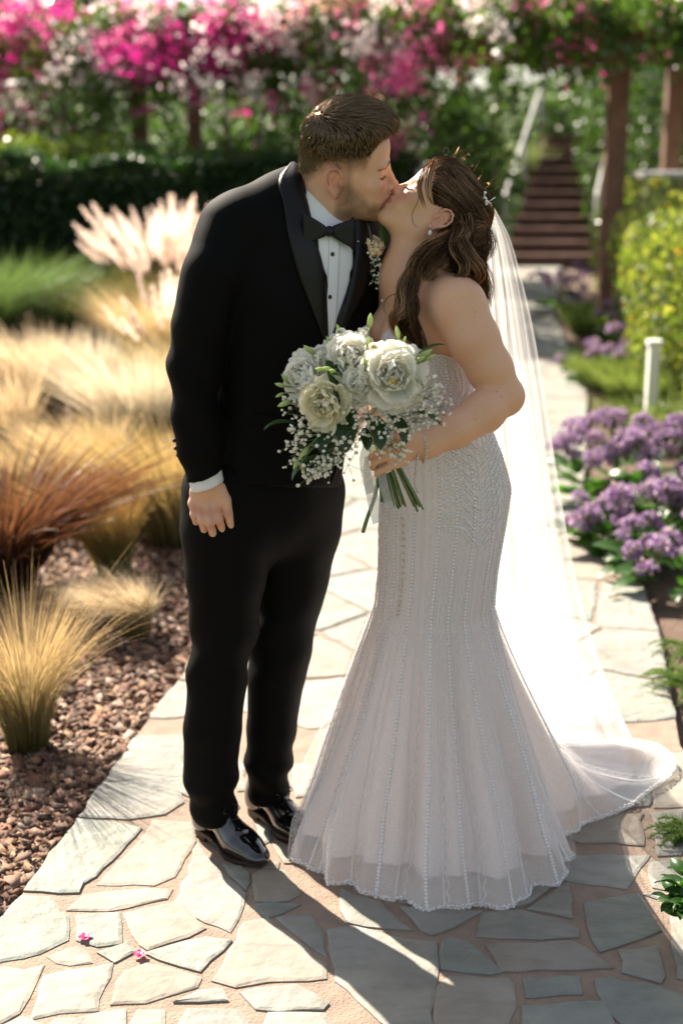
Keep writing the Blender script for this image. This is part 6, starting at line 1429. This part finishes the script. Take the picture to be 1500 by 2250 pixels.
bloom('peony', 772, 790, 2.735, 66, (-.10, -.9, .55), 'w', PEO, bq, 'full white peony at the top of the bouquet', 2)
bloom('peony', 672, 828, 2.745, 58, (-.65, -.75, .35), 'w', PEO, bq, 'white peony on the side against the tuxedo', 3)
bloom('peony', 714, 886, 2.690, 60, (-.30, -1, -.10), 'c', OPEN, bq, 'cream peony opening towards the front', 4)
bloom('peony', 792, 846, 2.690, 40, (-.05, -1, .1), 'w', PEO, bq, 'half open white peony between the larger ones', 5)
bloom('carnation', 706, 782, 2.755, 38, (-.2, -.7, .7), 'w', FRL, bq, 'frilled white carnation', 6); bloom('carnation', 800, 731, 2.76, 20, (0, -.6, .8), 'w', FRL, bq, 'small round white carnation', 7)
bloom('rosebud', 922, 838, 2.70, 24, (.5, -.8, .3), 'c', PEO[:4], bq, 'pale yellow rosebud at the rim', 8); bloom('rosebud', 818, 768, 2.70, 22, (.1, -.8, .6), 'c', PEO[:4], bq, 'pale yellow rosebud among the peonies', 9)
mb = MB()
for k in range(16):
    q = P(864, 838, 2.655) + frn.normal(size=3) * np.array([.006, .004, .005]); mb.ball(q, .0022, 6, 4)
mb.build('stamens', mat('yellow_stamen', (.80, .55, .10), .6), bq)
HANDLE = P(836, 1000, 2.785); GST = mat('green_flower_stem', (.115, .175, .055), .5, .3, 60)
def stemline(a, b, sag=.01, n=8):
    a = np.asarray(a); b = np.asarray(b); m = (a + b) / 2 + np.array([0, -sag, sag]); return interp_path([a, m, b], n)
BUD = leaf_mat('green_bud', (1, 1, 1), .25, (1.2, 1.3, .8), .45)
def bud(u, v, Y, rpx, d, col=(.46, .54, .22)):
    c = P(u, v, Y); R = np.array(Vector(unit(d)).to_track_quat('Z', 'Y').to_matrix()); r = rpx / 1040.; t = np.linspace(0, 1, 9); V = []; C = []
    for s in t:
        rr_ = r * .45 * math.sin(min(1, s * .96 + .04) * math.pi) ** .75 * (1 - .35 * s)
        for a in np.arange(8) * math.pi / 4 + s * 1.2: V.append(c + R @ np.array([rr_ * math.cos(a), rr_ * math.sin(a), (s - .5) * 2 * r])); C.append(np.array(col) * (.55 + .75 * s))
    wobj('bud', V, grid_faces(9, 8, True), BUD, bq, True, C)
    b0 = c - R[:, 2] * r; tgt = P(790, 880, 2.77); V, F = tube(stemline(b0, b0 + (tgt - b0) * .65, .006), .0016, 6); wobj('bud_stem', V, F, GST, bq)
for (u, v, Y, r, d) in ((744, 724, 2.77, 14, (-.4, -.2, 1)), (723, 750, 2.76, 13, (-.5, -.1, 1)), (678, 768, 2.74, 15, (-.8, -.2, .7)), (627, 832, 2.73, 14, (-.6, -.2, .8)), (616, 846, 2.72, 13, (-1, -.2, .3)), (624, 887, 2.70, 16, (-.9, -.4, -.3)),
                        (813, 704, 2.75, 17, (.05, -.1, 1)), (873, 730, 2.73, 15, (-.2, -.1, 1)), (879, 762, 2.71, 16, (.1, -.2, 1)), (888, 748, 2.72, 10, (.3, -.1, 1)), (802, 794, 2.67, 12, (-.1, -.4, 1)), (809, 752, 2.72, 14, (0, -.3, 1)),
                        (932, 778, 2.70, 20, (.9, -.2, .6)), (942, 786, 2.70, 17, (.9, -.2, .5)), (921, 790, 2.69, 15, (.8, -.4, .5)), (703, 811, 2.67, 12, (-.8, -.4, .1)), (718, 810, 2.665, 13, (-.7, -.5, .2)), (730, 815, 2.66, 11, (-.5, -.6, .2)),
                        (668, 994, 2.68, 16, (-.5, -.3, -.6)), (650, 1019, 2.68, 13, (-.4, -.2, -.8)), (664, 1028, 2.68, 12, (.3, -.2, -.9)), (614, 868, 2.72, 10, (-.8, 0, -.4))):
    bud(u, v, Y, r, d)
DL = broad_leaf_mesh('leaf', .085, .040, .02, (.030, .075, .020)); DL.materials.append(BRL)
for (u, v, Y, d, s) in ((718, 792, 2.715, (.25, -.3, -.9), 1.1), (905, 905, 2.72, (.8, -.3, -.4), .8), (745, 960, 2.73, (-.4, -.4, -.8), .7), (700, 1000, 2.73, (-.6, -.2, -.6), .9), (800, 940, 2.72, (.1, -.5, -.8), .6), (650, 930, 2.73, (-.9, -.2, -.2), .8), (850, 900, 2.73, (.4, -.3, -.9), 1.0), (770, 900, 2.72, (-.1, -.5, -.9), 1.1), (905, 795, 2.72, (.8, -.2, .4), .9), (690, 900, 2.74, (-.8, -.3, .1), .9), (825, 915, 2.71, (.1, -.5, -.7), .9), (735, 925, 2.72, (-.3, -.4, -.8), .9)):
    o = bpy.data.objects.new('leaf', DL); COL.objects.link(o); o.parent = bq; o.matrix_parent_inverse = world_of(bq).inverted(); o.location = Vector(P(u, v, Y)); o.rotation_euler = Vector(unit(d)).to_track_quat('Y', 'Z').to_euler(); o.scale = (s,) * 3
# sprays of tiny white flowers
def spray(regions, n, Yr, hub, parent, seed, rad=.0040, name='spray_flower'):
    q = np.random.RandomState(seed); fl = MB(); sm = MB(); k = 0
    tw = []
    while k < n:
        (cu, cv, ru, rv) = regions[q.randint(len(regions))]; a = q.uniform(0, 6.28); r = math.sqrt(q.rand()); u = cu + ru * r * math.cos(a); v = cv + rv * r * math.sin(a); Y = q.uniform(*Yr); node = P(u, v, Y); m = q.randint(3, 7)
        b = node + (np.asarray(hub) - node) * .25; tw.append((b, node))
        for j in range(m):
            e = node + q.normal(size=3) * np.array([.011, .009, .011]); fl.ball(e, rad * q.uniform(.65, 1.2) * np.array([1, 1, .85]), 7, 5, np.array([1, 1, .97]) * q.uniform(.85, 1.05))
            if q.rand() < .5: fl.ball(e + q.normal(size=3) * .0022, rad * .6, 6, 4)
            sm.tube([b * .3 + node * .7, e], .00045, 3); k += 1
    for b, nd in tw: sm.tube(interp_path([np.asarray(hub) * .35 + b * .65, b, nd], 5), .0006, 3)
    a = fl.build(name, PETW, parent); a['kind'] = 'stuff'; b = sm.build('spray_stems', GST, parent); b['kind'] = 'stuff'
spray([(745, 970, 75, 45), (690, 980, 60, 55), (820, 905, 70, 35), (900, 900, 65, 40), (770, 930, 60, 40), (690, 1030, 40, 28), (870, 930, 50, 30), (650, 945, 30, 60), (950, 880, 35, 40), (740, 1010, 50, 30), (840, 960, 30, 30), (860, 985, 35, 30)], 620, (2.655, 2.74), P(815, 930, 2.78), bq, 5)
# stems below the hand, satin wrap and lace ribbons
for k in range(22):
    a = frn.uniform(-1, 1); b = frn.uniform(-.5, .5); top = HANDLE + np.array([a * .012, b * .012, .03]); end = P(882 + a * 44 + 4 * frn.normal(), 1108 + 16 * frn.rand() - 10 * abs(a) + 10 * a, 2.795 + b * .03)
    V, F = tube(interp_path([top + np.array([-.02, 0, .05]), top, (top + end) / 2, end], 9), frn.uniform(.0020, .0032), 7); wobj('stem', V, F, GST, bq)
V, F = tube(interp_path([HANDLE, P(826, 1080, 2.79), P(806, 1140, 2.79), P(797, 1170, 2.79)], 9), .0042, 8); wobj('stem', V, F, GST, bq)
SAT = mat('white_satin', (.84, .82, .79), .38)
V, F = tube(interp_path([P(822, 955, 2.785), P(833, 990, 2.785), P(842, 1036, 2.787)], 8), .019, 16); wobj('satin_wrap', V, F, SAT, bq)
LACE = veil_mat('lace', .62)
def ribbon(pts, w, name, m, wig=.004):
    c = interp_path([P(*p) for p in pts], 26); side = np.array([.92, .25, .1]); V = []
    for i, p in enumerate(c):
        for j in np.linspace(-1, 1, 5): V.append(p + side * w * .5 * j + np.array([0, wig * math.sin(i * .55 + j), wig * .3 * math.sin(i * 1.9) * (abs(j) == 1)]))
    wobj(name, V, grid_faces(26, 5), m, bq)
ribbon([(836, 1030, 2.765), (842, 1062, 2.755), (850, 1092, 2.757), (858, 1118, 2.76)], .020, 'lace_ribbon', LACE); ribbon([(815, 1000, 2.77), (812, 1045, 2.765), (818, 1090, 2.77), (832, 1150, 2.775)], .028, 'lace_ribbon', LACE, .006)
ribbon([(808, 975, 2.765), (800, 1010, 2.76), (806, 1050, 2.765), (815, 1085, 2.77)], .022, 'lace_ribbon', LACE, .006)
for sg in (-1, 1):
    c = interp_path([P(832, 955, 2.755), P(832 + sg * 16, 938, 2.74), P(832 + sg * 30, 950, 2.745), P(832 + sg * 18, 962, 2.75), P(832, 957, 2.755)], 20); V = []
    for i, p in enumerate(c):
        for j in (-1, 0, 1): V.append(p + np.array([0, .006 * j, .010 * j]))
    wobj('ribbon_loop', V, grid_faces(20, 3), SAT, bq)
V, F = ball(P(818, 985, 2.742), (.009, .0022, .011), 16, 8); wobj('locket', V, F, SILVER, bq)
# boutonniere pinned on the lapel
bp_, bn_ = hit(bvx, 816, 552, .022)
bt = empty('boutonniere', tuple(bp_), 'cream rose boutonniere with tiny white flowers on the black lapel', 'boutonniere')
bY = bp_[1]
bloom('rose', 822, 548, bY - .006, 52, (.15, -1, .25), 'p', [(4, .0, .002, 3, .95, .004), (4, .12, .006, 0, .72, .0), (5, .30, .010, 0, .85, -.004), (5, .55, .012, 1, .88, -.008)], bt, None, 12)
LFB = broad_leaf_mesh('leaf', .068, .026, .0, (.09, .16, .06)); LFB.materials.append(BRL)
for (u, v, d, s) in ((846, 545, (.10, -.15, 1), 1.0), (800, 560, (-.3, -.2, -.9), .55)):
    o = bpy.data.objects.new('leaf', LFB); COL.objects.link(o); o.parent = bt; o.matrix_parent_inverse = world_of(bt).inverted(); o.location = Vector(P(u, v, bY + .008)); o.rotation_euler = Vector(unit(d)).to_track_quat('Y', 'Z').to_euler(); o.scale = (s,) * 3
spray([(795, 535, 14, 22), (808, 568, 16, 18), (832, 602, 18, 16), (824, 575, 14, 10)], 85, (bY - .016, bY + .008), P(806, 590, bY), bt, 14, .0032)
V, F = tube(interp_path([P(816, 560, bY), P(804, 592, bY + .012), P(790, 632, bY + .022)], 8), .0026, 7); wobj('stem', V, F, GST, bt)
